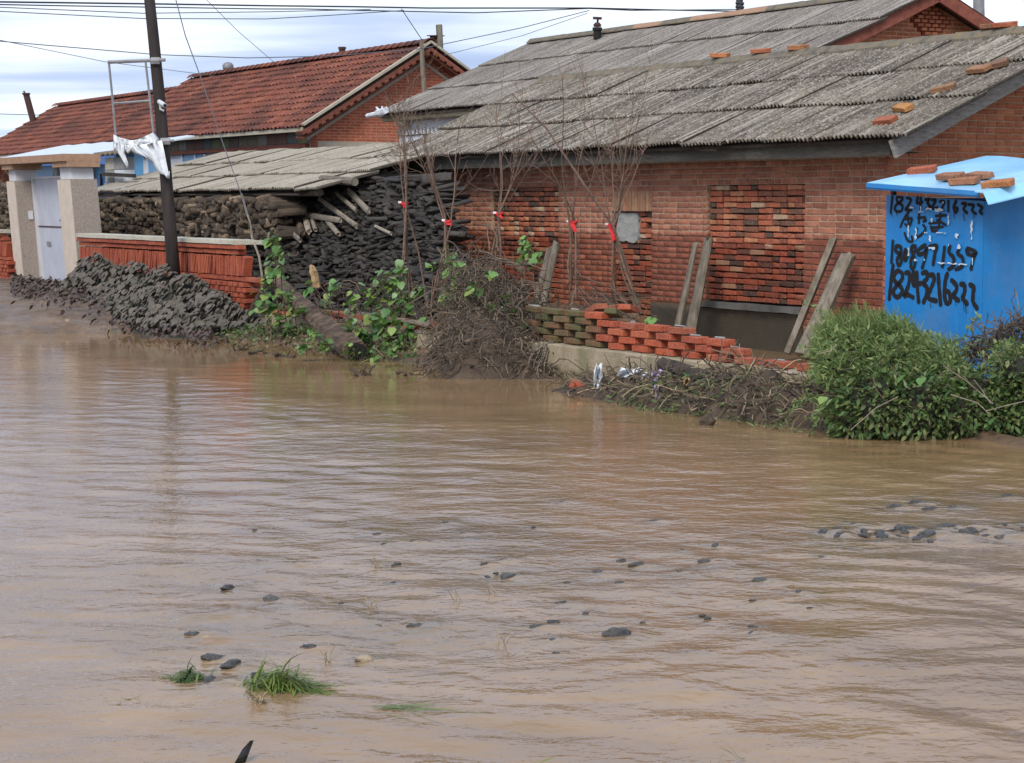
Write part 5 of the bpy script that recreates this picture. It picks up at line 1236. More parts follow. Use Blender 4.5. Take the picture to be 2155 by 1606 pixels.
for q in stk[:150]: inst_top('firewood_log', FL[q[0]], q[1], q[2], q[3], 'split firewood log stacked end-on beneath the pale sheet roof', 'log', 'stacked firewood under the shelter')
for q in hp[:150]: inst_top('firewood_log', FM[q[0]], q[1], q[2], q[3], 'mud-dark split log in the sloping heap left of the brick shed', 'log', 'heaped muddy firewood')
for (nm, L, meshes, mt, lab) in (('firewood_stack', stk[150:], FL, 'firewood', 'rest of the stacked firewood ends in the shelter shade'), ('firewood_heap', hp[150:], FM, 'mudwood', 'rest of the dark muddy firewood heap')):
    acc = Acc()
    for mi in range(7):
        Q = [q for q in L if q[0] == mi]
        if Q: acc.add(marr(meshes[mi]), np.array([np.array(q[2]) for q in Q]), np.array([q[3] for q in Q]), np.array([q[1] for q in Q]), rng.random(len(Q)))
    accsolo(nm, acc, M_[mt], (L[0][1][0], L[0][1][1], 0.3), lab, 'firewood', kind='stuff')
# dark filler blocks added so that no daylight shows through the heaps
mb = MB(); mb.hexa([(-33.4,10.95,0.2),(-25.0,10.95,0.2),(-25.0,12.8,0.2),(-33.4,12.8,0.2),(-33.4,10.95,1.5),(-25.0,10.95,1.55),(-25.0,12.8,1.6),(-33.4,12.8,1.6)]); solo('stack_filler', mb, M_['dark'], 'dark filler block added inside the firewood stack', 'firewood')
mb = MB(); prism(mb, -26.4, -20.0, [(10.5, 0.15), (12.6, 0.15), (12.6, 1.72), (11.95, 1.72)]); mb.V = [(min(v[0], -1.885*v[1]-0.25) if v[0] > -21 else v[0], v[1], v[2]) for v in mb.V]; solo('heap_filler', mb, M_['dark'], 'dark filler block added inside the muddy firewood heap', 'firewood')
def on_heap(px, py, off=0.12):
    d = _ray(px, py); a = float(d@ET); k = (10.25-0.17+0.85*EYE-off)/(a-0.85*d[2]); return ST(d[0]*k, d[1]*k, EYE+d[2]*k)
for i, (a, b, w, lab) in enumerate((((672,420),(750,476),.045,'long pale split plank sloping down across the firewood heap'),((708,407),(749,443),.04,'short pale plank above the long sloping one'),((733,402),(776,446),.05,'broad pale plank end sticking out under the roof edge'),((612,447),(716,464),.04,'flat pale board lying level on top of the heap'),((624,458),(637,494),.05,'round barked log pointing out under the level board'),((643,460),(650,488),.045,'stubby grey log beside the barked log'),((657,462),(664,484),.035,'narrow grey log beneath the level board end'),((688,464),(713,494),.035,'thin pale stick under the long sloping plank'),((604,482),(632,506),.04,'tilted grey slab left of the barked log'),((789,476),(823,492),.022,'small pale stick low on the dark heap'),((524,497),(562,512),.05,'pale flat slab beside the coping end'))):
    p = np.array(on_heap(*a, 0.02)); q = np.array(on_heap(*b, 0.16)); timber('wood_piece', [tuple(p), tuple(q)], [w, w*0.92], 'paleplank' if i not in (4,) else 'bark', lab, 'plank', 8, 0.55 if i in (0,1,2,3,8,10) else 0.9, 0.12)
mb = MB(); c = np.array(on_heap(662, 592, 0.2)); mb.tube([tuple(c+np.array((dx, dx*.8, k))) for k, dx in ((-.08, .02), (0, .012), (.06, 0), (.12, -.01), (.17, -.025), (.20, -.045))], [.075, .085, .07, .075, .05, .018], 11, lump=.22, flat=.7); solo('cloth_sack', mb, M_['sack'], 'small tan sack propped against the dark firewood', 'sack')
# white rag and blue scrap where the heap meets the shed eave
mb = MB(); P = [[(-24.9+0.5*i/6, 12.35+0.03*math.sin(i*2+j), 1.86+0.035*j+0.02*math.sin(i*1.7)) for i in range(7)] for j in range(4)]; mb.grid(P, None, (0, 0.004, 0)); solo('white_rag', mb, M_['whitecloth'], 'white rag tucked under the shed eave above the heap', 'rag')
mb = MB(); mb.tube([ont(772,243,17.3), ont(800,238,17.3)], [0.04, 0.05], 7, lump=.2); mb.tube([ont(798,238,17.3), ont(812,232,17.3)], [0.09, 0.07], 8, lump=.2); mb.tube([ont(800,235,17.3), ont(792,226,17.3)], 0.02, 5); mb.tube([ont(806,234,17.3), ont(804,224,17.3)], 0.02, 5); solo('eave_rag', mb, M_['whitecloth'], 'bundle of white rag tied to the far house eave end', 'rag')
# ================================================================== VEGETATION helpers
def leaf_base(kind):
    if kind == 'heart': o = [(0,0),(0.30,0.02),(0.46,0.25),(0.40,0.55),(0.2,0.82),(0,1.05)]
    elif kind == 'lance': o = [(0,0),(0.14,0.2),(0.17,0.45),(0.1,0.75),(0,1.0)]
    else: o = [(0,0),(0.24,0.25),(0.28,0.5),(0.17,0.8),(0,1.0)]
    V = []; F = []
    n = len(o)
    for (x, y) in o: V.append((0, y, 0.0-0.12*y*y))
    for (x, y) in o[1:-1]: V.append((x, y, 0.10*x-0.14*y*y))
    for (x, y) in o[1:-1]: V.append((-x, y, 0.10*x-0.14*y*y))
    a = n; b = n+n-2
    F.append((0, a, 1)); F.append((0, 1, b))
    for i in range(n-3): F.append((i+1, a+i, a+i+1, i+2)); F.append((i+1, i+2, b+i+1, b+i))
    F.append((n-2, a+n-3, n-1)); F.append((n-2, n-1, b+n-3))
    return V, F
def rots(dirs, roll):
    """3x3 matrices whose y axis is dir and whose x axis is level, rolled"""
    d = dirs/np.linalg.norm(dirs, axis=1, keepdims=True); up = np.array([0, 0, 1.0])
    x = np.cross(d, up); nx = np.linalg.norm(x, axis=1, keepdims=True); x = np.where(nx < 1e-3, np.array([1.0, 0, 0]), x/np.maximum(nx, 1e-6)); z = np.cross(x, d)
    c, s = np.cos(roll)[:, None], np.sin(roll)[:, None]; x2 = x*c+z*s; z2 = -x*s+z*c
    return np.stack([x2, d, z2], -1)
LV = {k: arr(*leaf_base(k)) for k in ('heart', 'lance', 'oval')}
LM = {}
def leafmesh(kind, mat):
    if (kind, mat) not in LM: LM[(kind, mat)] = mkmesh('leaf_'+kind, *leaf_base(kind), M_[mat], smooth=True)
    return LM[(kind, mat)]
def leaves_as_parts(kind, mat, pos, dirs, size, parent, nmax, rest='foliage', roll=0.5):
    pos = np.array(pos); dirs = np.array(dirs); size = np.array(size); Rm = rots(dirs, rng.normal(0, roll, len(pos)))
    wd = np.array([np.array(W(p)) for p in pos]); key = np.argsort(np.linalg.norm(wd-np.array([0, 0, EYE]), axis=1)/size)
    me = leafmesh(kind, mat)
    for k in key[:nmax]: inst('leaf', me, parent, pos[k], Matrix(Rm[k].tolist()), (size[k],)*3)
    r = key[nmax:]
    if len(r):
        acc = Acc(); acc.add(LV[kind], Rm[r], np.repeat(size[r][:, None], 3, 1), pos[r], rng.random(len(r))); accpart(rest, acc, M_[mat], parent, smooth=True)
def mound(name, parent, mat, s0, s1, t0, t1, hfun, n=24, base=-0.15):
    P = []
    for i in range(n+1):
        row = []
        for j in range(n+1):
            s = s0+(s1-s0)*i/n; t = t0+(t1-t0)*j/n; row.append((s, t, base+max(0, hfun(s, t)-base)))
        P.append(row)
    mb = MB(); mb.grid(P, 0.5); return part(name, mb, M_[mat], parent, smooth=True)
def curl(p, d, L, n, wander, droop=0.0):
    P = [np.array(p, dtype=float)]; d = np.array(d, dtype=float); d /= np.linalg.norm(d)
    for _ in range(n):
        d = d+rng.normal(0, wander, 3)+np.array([0, 0, -droop]); d /= np.linalg.norm(d); P.append(P[-1]+d*L/n)
    return P
def fnoise(s, t, f, seed): return float(vnoise(np.array([s]), np.array([t]), f, seed)[0])

# ---- mud-coated creeper bank between road and yard wall
mc = thing('muddy_creeper', 'low bank of creeper leaves coated in grey mud below the red yard wall', 'shrub', (-25.2, 8.9, 0.0))
def hcr(s, t):
    u = np.clip((s+28.25+(t-8.85)*1.3)/(0.9), 0, 1)*np.clip((-21.6-s)/1.1, 0, 1)
    crest = 0.72 - 0.24*np.clip((s+27.6)/5, 0, 1.2) 
    prof = np.clip(1-abs(t-8.85)/0.85, 0, 1)**0.65
    return u*crest*prof*(1+0.25*fnoise(s, t, 1.1, 41)) + 0.05
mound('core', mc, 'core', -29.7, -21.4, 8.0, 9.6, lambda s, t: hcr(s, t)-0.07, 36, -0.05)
pos, dr_, sz = [], [], []
while len(pos) < 3600:
    s = random.uniform(-29.6, -21.5); t = random.uniform(8.05, 9.3); h = hcr(s, t)
    if h < 0.1: continue
    pos.append((s, t, h+random.uniform(-.03, .03)+0.03)); dr_.append((random.gauss(0.1, .32), -0.75+random.gauss(0, .18), -0.75+random.gauss(0, .2))); sz.append(random.uniform(.06, .11)*(1 if s > -27 else 1.15))
leaves_as_parts('heart', 'mudleaf', pos, dr_, sz, mc, 300, roll=.28)
# low purplish creeping leaves on the drive edge
pc_ = thing('creeping_weeds', 'flattened purplish muddy weeds spreading over the drive edge', 'weeds', (-25.6, 7.6, 0.1))
pos, dr_, sz = [], [], []
for k in range(2600):
    px = 30+420*random.random()**1.5; py = random.gauss(634+0.13*(px-30), 13); s, t, z = gp(px, py, 0.1); zz_ = float(ground_z(s, t))
    if t > 9.0: continue
    pos.append((s, t, max(zz_, 0.0)+random.uniform(0.05, .14))); dr_.append((random.gauss(0, 1), random.gauss(-.6, .5), random.gauss(-.7, .4))); sz.append(random.uniform(.05, .095))
leaves_as_parts('oval', 'purpleleaf', pos, dr_, sz, pc_, 40)

# weeds and drowned leaves along the water's edge
for (nm, lab, mt, n_, a0, a1, lo, hi) in (('bank_weeds', 'low green weeds crowding the muddy bank below the vines', 'darkleaf', 1500, -22.4, -15.6, .025, .06), ('bank_litter', 'brown drowned leaves matted along the muddy bank', 'deadleaf', 1500, -23.2, -15.4, .02, .05)):
    e = thing(nm, lab, 'weeds', (-19, 8.9, 0)); pos, dr_, sz = [], [], []
    while len(pos) < n_:
        s = random.uniform(a0, a1); t = random.gauss(8.85, .2); z = float(ground_z(s, t)); cl = fnoise(s, t, .8, 77)
        if z < -.06 or cl < (-.1 if mt == 'darkleaf' else -.5) or t > 9.3: continue
        pos.append((s, t, max(z, 0)+random.uniform(.0, .09 if mt == 'darkleaf' else .04))); dr_.append((random.gauss(0, .7), random.gauss(-.5, .5), random.gauss(.1, .6))); sz.append(random.uniform(lo, hi))
    leaves_as_parts('oval', mt, pos, dr_, sz, e, 20)
# ---- green vines
def vine(name, label, spots, nleaf, lo, hi, Ystem, mat='vineleaf', stems=6, dark=0):
    """spots: (px, py, radius px) clumps at depth Ystem"""
    base = at(spots[0][0], 740, Ystem); e = thing(name, label, 'vine', (base[0], base[1], 0.05)); mb = MB(); pos, dr_, sz = [], [], []
    for (px, py, rp) in spots:
        c = np.array(at(px, py, Ystem)); rad = rp/FPX*Ystem
        g = np.array((c[0]+random.uniform(-.15, .15), c[1]+.05, 0.05)); midp = (c+g)/2+rng.normal(0, .05, 3); mb.tube([tuple(g), tuple(midp), tuple(c)], [.008, .007, .005], 4)
        for k in range(3): mb.tube([tuple(v) for v in curl(c, rng.normal(0, 1, 3)+np.array([0, -.3, .2]), rad*2.2, 5, .35)], .004, 3)
        k = int(nleaf*rp*rp/sum(q[2]**2 for q in spots))+2
        for _ in range(k):
            o = rng.normal(0, .5, 3)*rad; pos.append(tuple(c+o*np.array([1, .8, 1]))); dr_.append((random.gauss(0, .6), random.gauss(-.75, .35), random.gauss(-.45, .4))); sz.append(lo*.55+(hi*1.05-lo*.55)*random.random()**1.5)
    part('stem', mb, M_['twig'], e, kind='stuff'); leaves_as_parts('heart', mat, pos, dr_, sz, e, 60, roll=0.45); return e
vine('climbing_vine', 'fresh green vine climbing the stump at the yard wall end', [(578,505,22),(590,540,24),(570,580,26),(600,610,24),(560,620,22),(620,645,22),(580,660,28),(610,690,24),(550,650,18),(640,700,22)], 230, .06, .12, 22.3)
vine('climbing_vine', 'few broad green leaves hanging in front of the tan sack', [(655,600,16),(705,600,16),(695,630,18),(640,650,20)], 36, .07, .13, 21.4)
vine('climbing_vine', 'tall bright green vine standing before the muddy firewood heap', [(745,635,18),(780,610,18),(815,590,26),(845,575,22),(835,620,30),(790,640,20),(860,640,22),(830,665,26),(800,660,22),(880,610,14)], 240, .05, .11, 20.8)
vine('climbing_vine', 'broad dark green leaves sprawling over the long pale batten', [(800,680,24),(840,690,26),(870,700,20),(755,700,24),(740,680,16),(890,680,16),(830,715,24),(780,710,20)], 130, .07, .125, 20.2)
vine('climbing_vine', 'green vine shoots topping the dry vine heap left side', [(955,535,14),(950,560,18),(965,590,20),(912,560,12),(945,620,18),(985,640,16),(960,660,18),(975,560,14)], 100, .05, .10, 19.2)
vine('climbing_vine', 'young green shoot against the loosely filled window', [(1105,505,14),(1118,530,16),(1128,548,18),(1110,540,12)], 44, .06, .10, 19.8)
vine('climbing_vine', 'scattered green leaves hanging on the dry vine heap', [(1070,635,14),(1045,672,12),(1085,655,10),(1075,735,16),(1080,755,14),(1000,690,12),(1370,670,10),(1030,640,12),(1060,700,12),(1000,600,14),(1035,575,12),(1105,690,12),(1140,722,12),(985,720,12)], 110, .06, .11, 18.4)
vine('climbing_vine', 'low green vine tangled over the water beside the slanting stake', [(790,745,18),(830,745,16),(870,748,18),(920,752,16),(690,725,18),(660,700,16),(740,730,16),(640,730,16)], 160, .04, .085, 19.6)

# ---- dry vine heap
dv = thing('dry_vine_heap', 'tall tangled heap of brown dry vines leaning over the low wall', 'vines', (-16.6, 9.4, 0.0))
cxh, cyh = 1065, 780
def hdv(s, t):
    w_ = W((s, t, 0)); px = CXP+FPX*w_.x/w_.y
    if w_.y < 17.6 or w_.y > 20.6: return -0.1
    top = np.interp(px, [925, 945, 985, 1030, 1075, 1120, 1160, 1200, 1225], [-.1, .62, 1.0, .98, .80, .58, .44, .30, -.1]); return top*np.clip((w_.y-17.7)/1.0, 0, 1)**0.55*np.clip((20.6-w_.y)/0.8, 0, 1)**.5
P = []
for i in range(31):
    row = []
    for j in range(25):
        x = (920+310*i/30-CXP)/FPX; Y = 17.6+3.0*j/24; p = ST(x*Y, Y); row.append((p[0], p[1], max(-.1, min(hdv(p[0], p[1])*0.8-0.03, 0.55))))
    P.append(row)
mb = MB(); mb.grid(P, .5); part('core', mb, M_['soil'], dv)  # dark filler mound added under the stems to block light
mb = MB(); n = 0
while n < 2100:
    px = random.uniform(925, 1220); Y = random.uniform(17.7, 20.2); p = ST((px-CXP)/FPX*Y, Y); h = hdv(p[0], p[1])
    if h < .05: continue
    q = (p[0], p[1], h*random.uniform(.5, 1.04)+random.uniform(-.03, .04)); tilt = rng.normal(0, 1, 3)+np.array([.2, -.25, -.35])
    L = random.uniform(.18, .5); C = curl(q, tilt, L, 6, .42, .08); C = [tuple((v[0], v[1], max(v[2], 0.0))) for v in C]
    mb.tube(C, random.choice((.003, .004, .005, .0065)), 3, cap=False); n += 1
for k in range(26):
    px = random.uniform(935, 1080); py = random.uniform(525, 560); q = at(px, py, random.uniform(19, 19.9)); C = curl(q, rng.normal(0, 1, 3)*np.array([1, 1, .5])+np.array([.3, 0, .25]), random.uniform(.3, .7), 8, .3, .16); mb.tube([tuple(v) for v in C], .006, 4, cap=False)
part('dry_stems', mb, M_['drygrass'], dv, kind='stuff')
pos, dr_, sz = [], [], []
while len(pos) < 1500:
    px = random.uniform(925, 1215); Y = random.uniform(17.7, 19.8); p = ST((px-CXP)/FPX*Y, Y); h = hdv(p[0], p[1])
    if h < .05: continue
    pos.append((p[0], p[1], h*random.uniform(.35, 1.02))); dr_.append(tuple(rng.normal(0, .8, 3)+np.array([0, -.4, -.4]))); sz.append(random.uniform(.02, .05))
acc = Acc(); acc.add(LV['oval'], rots(np.array(dr_), rng.normal(0, .8, len(pos))), np.repeat(np.array(sz)[:, None], 3, 1), np.array(pos), rng.random(len(pos))); accpart('withered_leaves', acc, M_['deadleaf'], dv)
mb = MB()
for k in range(60):
    p = np.array(at(1160+random.uniform(-16, 16), 722+random.uniform(-6, 10), 17.9)); C = curl(p, (random.gauss(0, .5), -.4+random.gauss(0, .4), random.uniform(-1.2, .1)), random.uniform(.2, .42), 5, .22, .3); mb.tube([(v[0], v[1], max(v[2], 0.005)) for v in C], .0045, 3, cap=False)

solo('straw_tuft', mb, M_['paleplank'], 'pale straw-like tuft drooping at the foot of the vine heap', 'straw')

# ---- bare saplings tied with ribbons
def sapling(tie, basepts, label, Y, H, spread, nst, ribbon=None, seed=0, lean=0.0, rib_label=''):
    r = np.random.default_rng(seed); T = np.array(at(*tie, Y)); b0 = np.array(at(*basepts[0], Y)); e = thing('bare_sapling', label, 'sapling', (b0[0], b0[1], max(0.1, b0[2]))); st = MB(); tw = MB()
    def grow(P, d, L, r0, depth):
        m = 7; pts = [P]; dd = d/np.linalg.norm(d)
        for k in range(m):
            dd = dd+r.normal(0, .075, 3)+np.array([0, 0, .035]); dd /= np.linalg.norm(dd); pts.append(pts[-1]+dd*L/m)
        (st if depth == 0 else tw).tube([tuple(v) for v in pts], list(np.linspace(r0, max(r0*.3, .0016), m+1)), 5 if depth == 0 else 3, cap=False)
        if depth < 2:
            for k in range(2, m+1):
                for _ in range(1 if depth else 2):
                    if r.random() < .55:
                        a = dd+r.normal(0, .5, 3); grow(pts[k], a, L*r.uniform(.28, .5), max(r0*.45, .0024), depth+1)
    for k in range(nst):
        b = np.array(at(*basepts[k % len(basepts)], Y+r.uniform(-.1, .1))); b[2] = max(0.02, b[2]-.05); m1 = b*.5+T*.5+r.normal(0, .035, 3); q = T+r.normal(0, .018, 3)
        r0 = r.uniform(.007, .013); st.tube([tuple(b), tuple(m1), tuple(q)], [r0*1.15, r0, r0*.92], 6, cap=False)
        d = np.array([r.normal(0, spread)*.5+lean*.5, r.normal(0, spread)*.8+lean*.87, 1.0]); grow(q, d, H*r.uniform(.7, 1.1), r0*.85, 0)
    part('stem', st, M_['twig'], e); part('twigs', tw, M_['twig'], e)
    if ribbon:
        mb = MB(); a = T+np.array([0, -.03, 0]); ring = [tuple(T+np.array([math.cos(q)*.035*.5+math.sin(q)*.03*.87, math.cos(q)*.035*.87-math.sin(q)*.03*.5, .01*math.sin(q*2)])) for q in np.linspace(0, 6.3, 11)]
        mb.tube(ring, .011, 5); P = []
        for j in range(6): P.append([tuple(a+np.array([.012+.012*i+.006*j*.5+.006*math.sin(j+seed), -.02+.016*i+.006*j*.87, -.012*j*(2.6 if ribbon > 2 else 1.5 if ribbon > 1 else .7)+.01*math.sin(i*2+j+seed)])) for i in range(3)])
        mb.grid(P, None, (0, .003, 0)); rb = solo('ribbon', mb, M_['ribbon'], rib_label, 'ribbon')
        mb = MB(); mb.obox(T+np.array([-.03, -.045, .012]), (.035, .012, .022), RZl(1.0)); part('white_end', mb, M_['pinkribbon'], rb)
sapling((852,428), [(838,640),(862,625),(872,620),(900,640)], 'bunch of bare saplings tied before the dark firewood heap', 21.6, 1.0, .33, 5, 1, 1, -.05, 'red ribbon binding the saplings before the firewood heap')
sapling((944,466), [(905,640),(925,660)], 'slanting bare sapling bundle at the shed corner', 21.2, 1.05, .36, 5, 1, 2, -.35, 'pink-red ribbon with white end at the shed corner')
sapling((1052,450), [(1045,590),(1055,600),(1035,600)], 'dense bare sapling bunch before the loosely filled window', 20.8, 1.05, .34, 5, 1, 3, 0, 'small bright red ribbon before the loosely filled window')
sapling((1207,468), [(1200,600),(1212,620),(1206,630)], 'bare sapling bunch with paired straight stems before plain brick', 20.5, 1.1, .34, 5, 2, 4, .05, 'red and white ribbon on the paired straight stems')
sapling((1288,474), [(1300,640),(1345,660),(1290,600),(1350,650)], 'tall bare sapling bunch before the cement patched doorway', 20.2, 1.25, .32, 6, 3, 5, .05, 'long trailing red and white ribbon before the doorway')
mb = MB(); mb.tube([at(1080,200,20.0), at(1150,270,20), at(1230,390,20), at(1290,475,20.1), at(1320,560,20.2), at(1345,665,20.3)], [.006, .011, .013, .014, .014, .015], 6); solo('bent_stem', mb, M_['twig'], 'long bent bare stem arching left past the doorway ribbon', 'branch')
mb = MB()
for (a, b) in (((920,520),(1010,640)), ((885,600),(990,640)), ((860,640),(960,600)), ((1000,560),(1060,640)), ((1030,490),(985,560)), ((1260,620),(1310,670)), ((1210,560),(1270,600))):
    p = np.array(at(*a, 20.6)); q = np.array(at(*b, 20.2)); mb.tube([tuple(p), tuple((p+q)/2+rng.normal(0, .05, 3)), tuple(q)], [.006, .008, .006], 4)
for k in range(160):
    px = random.uniform(700, 930); py = random.uniform(600, 690); p = at(px, py, random.uniform(20.6, 21.6)); C = curl(p, rng.normal(0, 1, 3), random.uniform(.15, .45), 5, .3); mb.tube([tuple(v) for v in C], .004, 3, cap=False)
for k in range(120):
    px = random.gauss(1255, 28); py = random.uniform(600, 675); p = at(px, py, random.uniform(19.4, 20.0)); C = curl(p, np.array([.6, .3, -.5])+rng.normal(0, .35, 3), random.uniform(.2, .5), 4, .15); mb.tube([tuple(v) for v in C], .004, 3, cap=False)
solo('brushwood', mb, M_['drygrass'], 'thin dry brushwood tangled between the saplings and the wall', 'brushwood', kind='stuff')

# ---- flood debris bank
db_ = thing('debris_bank', 'bank of matted flood debris, roots and straw before the honeycomb wall', 'debris', (-12.4, 8.8, 0.0))
def hdb(s, t):
    sh = np.interp(s, [-14.6, -14.0, -13.2, -12.4, -11.6, -10.8, -10.2], [-.05, .12, .16, .26, .28, .22, .05]); c = np.interp(s, [-14.6, -12.4, -10.5], [9.0, 8.85, 9.1]); return sh*np.clip(1-((t-c)/.42)**2, 0, 1)**.5*(1+.3*fnoise(s, t, 1.6, 61))-.02
mound('core', db_, 'soil', -14.8, -10.3, 8.3, 9.7, hdb, 34, -.12)
mb = MB(); n = 0
while n < 1500:
    s = random.uniform(-14.6, -10.1); t = random.uniform(8.35, 9.35); h = hdb(s, t)
    if h < .03: continue
    d = np.array([random.gauss(.3, .8), random.gauss(-.3, .7), random.gauss(.05, .3)]); C = curl((s, t, h+random.uniform(-.02, .03)), d, random.uniform(.1, .36), 5, .33, .10)
    mb.tube([(v[0], v[1], max(v[2], -.01)) for v in C], random.choice((.003, .004, .005, .007)), 3, cap=False); n += 1
part('matted_stems', mb, M_['drygrass'], db_, kind='stuff')
mb = MB(); n = 0
while n < 700:
    s = random.uniform(-14.5, -10.3); t = random.uniform(8.35, 9.2); h = hdb(s, t)
    if h < .03: continue
    C = curl((s, t, h+random.uniform(.0, .04)), rng.normal(0, 1, 3)*np.array([1, 1, .4]), random.uniform(.08, .26), 4, .3, .15); mb.tube([(v[0], v[1], max(v[2], -.01)) for v in C], random.choice((.002, .003, .004)), 3, cap=False); n += 1
part('straw', mb, M_['straw'], db_, kind='stuff')
pos, dr_, sz = [], [], []
for k in range(800):
    s = random.choice((random.gauss(-12.5, .3), random.uniform(-12.2, -10.3))); t = random.uniform(8.35, 8.8); h = max(0, hdb(s, t)); pos.append((s, t, h+random.uniform(0, .05))); dr_.append((random.gauss(0, .8), random.gauss(-.6, .5), random.gauss(0, .4))); sz.append(random.uniform(.02, .05))
acc = Acc(); acc.add(LV['lance'], rots(np.array(dr_), rng.normal(0, .6, len(pos))), np.repeat(np.array(sz)[:, None], 3, 1)*np.array([1, 1.6, 1]), np.array(pos), rng.random(len(pos))); accpart('green_sprigs', acc, M_['darkleaf'], db_)
def rag(px, py, Y, w, h, mat, label, seed, tall=False):
    r = random.Random(seed); P = []; m = 6
    for j in range(m+1):
        row = []
        for i in range(m+1):
            x = px+(i/m-.5)*w*(1 if not tall else (1-.5*abs(j/m-.3)))+r.uniform(-.06, .06)*w; y = py+(j/m-.5)*h+r.uniform(-.1, .1)*h+math.sin(i*1.9+seed)*h*.12
            row.append(at(x, y, Y+.05*math.sin(i*1.5+j*1.1+seed)))
        P.append(row)
    mb = MB(); mb.grid(P, None, (0, .004, .001)); return solo('rag', mb, M_[mat], label, 'rag')
rag(1258,800,15.95,18,58,'whitecloth','narrow white rag hanging from the debris into the water',1,True)
rag(1326,787,15.95,50,20,'whitecloth','crumpled white plastic sheet lying on the straw debris',2)
rag(1362,790,15.7,20,12,'whitecloth','small scrap of white cloth beside the lilac rag',6)
rag(1384,794,15.35,28,26,'purple','lilac cloth bundled against the debris log',3)
rag(1383,828,15.05,12,28,'purple','strip of lilac cloth dangling towards the water',4,True)
rag(1445,805,15.0,12,16,'sack','small tan scrap caught on the debris stems',7)
rag(1600,815,15.0,40,24,'greycloth','shiny grey foil bag crumpled beside the foam box',5)
timber('debris_log', [at(1395,772,15.75), at(1470,798,15.3), at(1520,830,15.0)], [.075, .085, .08], 'darkwood', 'dark rotten log lying in the debris bank', 'log', 11)
fb = thing('foam_box', 'white foam box with a raised brown lid in the debris', 'box', at(1575, 815, 15.2))
p0 = np.array(at(1580, 802, 15.2)); mb = MB(); mb.obox(p0, (.26, .12, .06), RY(.05)); part('tray', mb, M_['whitepanel'], fb)
mb = MB(); mb.add([tuple(p0+np.array(v)) for v in ((-.16, .08, .02), (.06, .08, .04), (-.12, .1, .14), (-.16, .1, .12))]+[tuple(p0+np.array(v)+np.array((0, .012, 0))) for v in ((-.16, .08, .02), (.06, .08, .04), (-.12, .1, .14), (-.16, .1, .12))], [(0,1,2,3),(7,6,5,4),(0,4,5,1),(1,5,6,2),(2,6,7,3),(3,7,4,0)]); part('lid', mb, M_['brownbeam'], fb)
mb = MB(); c = np.array(at(1448, 862, 14.9)); c[2] = .03; mb.tube([tuple(c+np.array((-.03, .03, 0))), tuple(c+np.array((.02, -.05, .01)))], [.055, .06], 12); mb.tube([tuple(c+np.array((.021, -.052, .01))), tuple(c+np.array((.024, -.058, .011)))], [.03, .03], 10); solo('tin_can', mb, M_['rock'], 'dull round tin lying at the water edge of the debris', 'tin')
mb = MB(); c = np.array(gp(1490, 888, .02)); mb.tube([tuple(c+np.array((0, 0, k))) for k in (-.03, .01, .04, .06)], [.05, .055, .04, .01], 7, lump=.3); solo('root_clod', mb, M_['soil'], 'dark clod of roots poking out of the water by the debris', 'clod')
mb = MB(); c = np.array(gp(1232, 818, .05)); mb.obox(c, (.24, .12, .055), RZl(.5) @ RY(.35)); solo('sunken_brick', mb, M_['redbrick'], 'half sunken red brick at the straw end of the debris', 'brick')

# ---- green bush at the water edge
gb = thing('green_bush', 'bushy green shrub with feathery shoots drooping into the flood water', 'bush', (-10.3, 9.2, 0.0))
C0 = np.array(gp(1900, 905, 0)); BY = 13.9
blobs = [(1795,765,78,1),(1870,770,92,1),(1950,795,88,1),(1840,850,86,0),(1925,860,86,0),(2010,865,72,0),(1790,880,46,0),(1990,810,60,1),(1770,725,46,1),(2065,865,56,0),(1870,725,56,1),(1860,905,46,0),(1920,905,44,0),(1985,900,40,0),(2120,880,50,0),(2090,860,56,0),(2150,840,60,0),(2140,780,44,0),(2055,820,44,0)]
pts_f, dir_f, pts_b, dir_b = [], [], [], []; core = MB()
for (px, py, rp, kind) in blobs:
    Y = BY+(0.1 if kind else -.62); c = np.array(at(px, py, Y)); rad = rp/FPX*Y
    ring = [tuple(c+np.array((0, 0, k*rad))) for k in (-.75, -.55, -.2, .2, .5, .66)]; core.tube(ring, [rad*.3, rad*.6, rad*.72, rad*.68, rad*.45, rad*.1], 9, lump=.15)
    for _ in range(int(1400*(rp/80)**2)):
        v = rng.normal(0, 1, 3); v /= np.linalg.norm(v); rr_ = rad*rng.uniform(.72, 1.08); p = c+v*rr_*np.array([1, 1, .95])
        if p[2] < -.02: continue
        if kind: pts_f.append(p); dir_f.append(v*np.array([.6, .6, .2])+np.array([-.25, -.55, .35])+rng.normal(0, .55, 3))
        else: pts_b.append(p); dir_b.append(v*.8+np.array([0, -.3, -.25])+rng.normal(0, .5, 3))
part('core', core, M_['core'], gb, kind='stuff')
# feathery shoots: each a short stalk of narrow leaflets
V, F = [], []
for k in range(7):
    y = k/6; a = .22*(1-.5*y)
    for sg in (-1, 1):
        i0 = len(V); V += [(0, y, 0), (sg*a*.55, y+.10, .03), (sg*a, y+.25, .02), (sg*a*.4, y+.20, -.01)]; F.append((i0, i0+1, i0+2, i0+3))
FE = arr(V, F); pf = np.array(pts_f); acc = Acc(); acc.add(FE, rots(np.array(dir_f), rng.normal(0, .8, len(pf))), rng.uniform(.05, .085, (len(pf), 1))*np.array([[1, 1, 1]]), pf, rng.random(len(pf))); accpart('feathery_foliage', acc, M_['bushleaf'], gb)
pb = np.array(pts_b); acc = Acc(); acc.add(LV['oval'], rots(np.array(dir_b), rng.normal(0, .7, len(pb))), np.repeat(rng.uniform(.025, .055, (len(pb), 1)), 3, 1)*np.array([[.9, 1.25, 1]]), pb, rng.random(len(pb))); accpart('leafy_foliage', acc, M_['darkleaf'], gb)
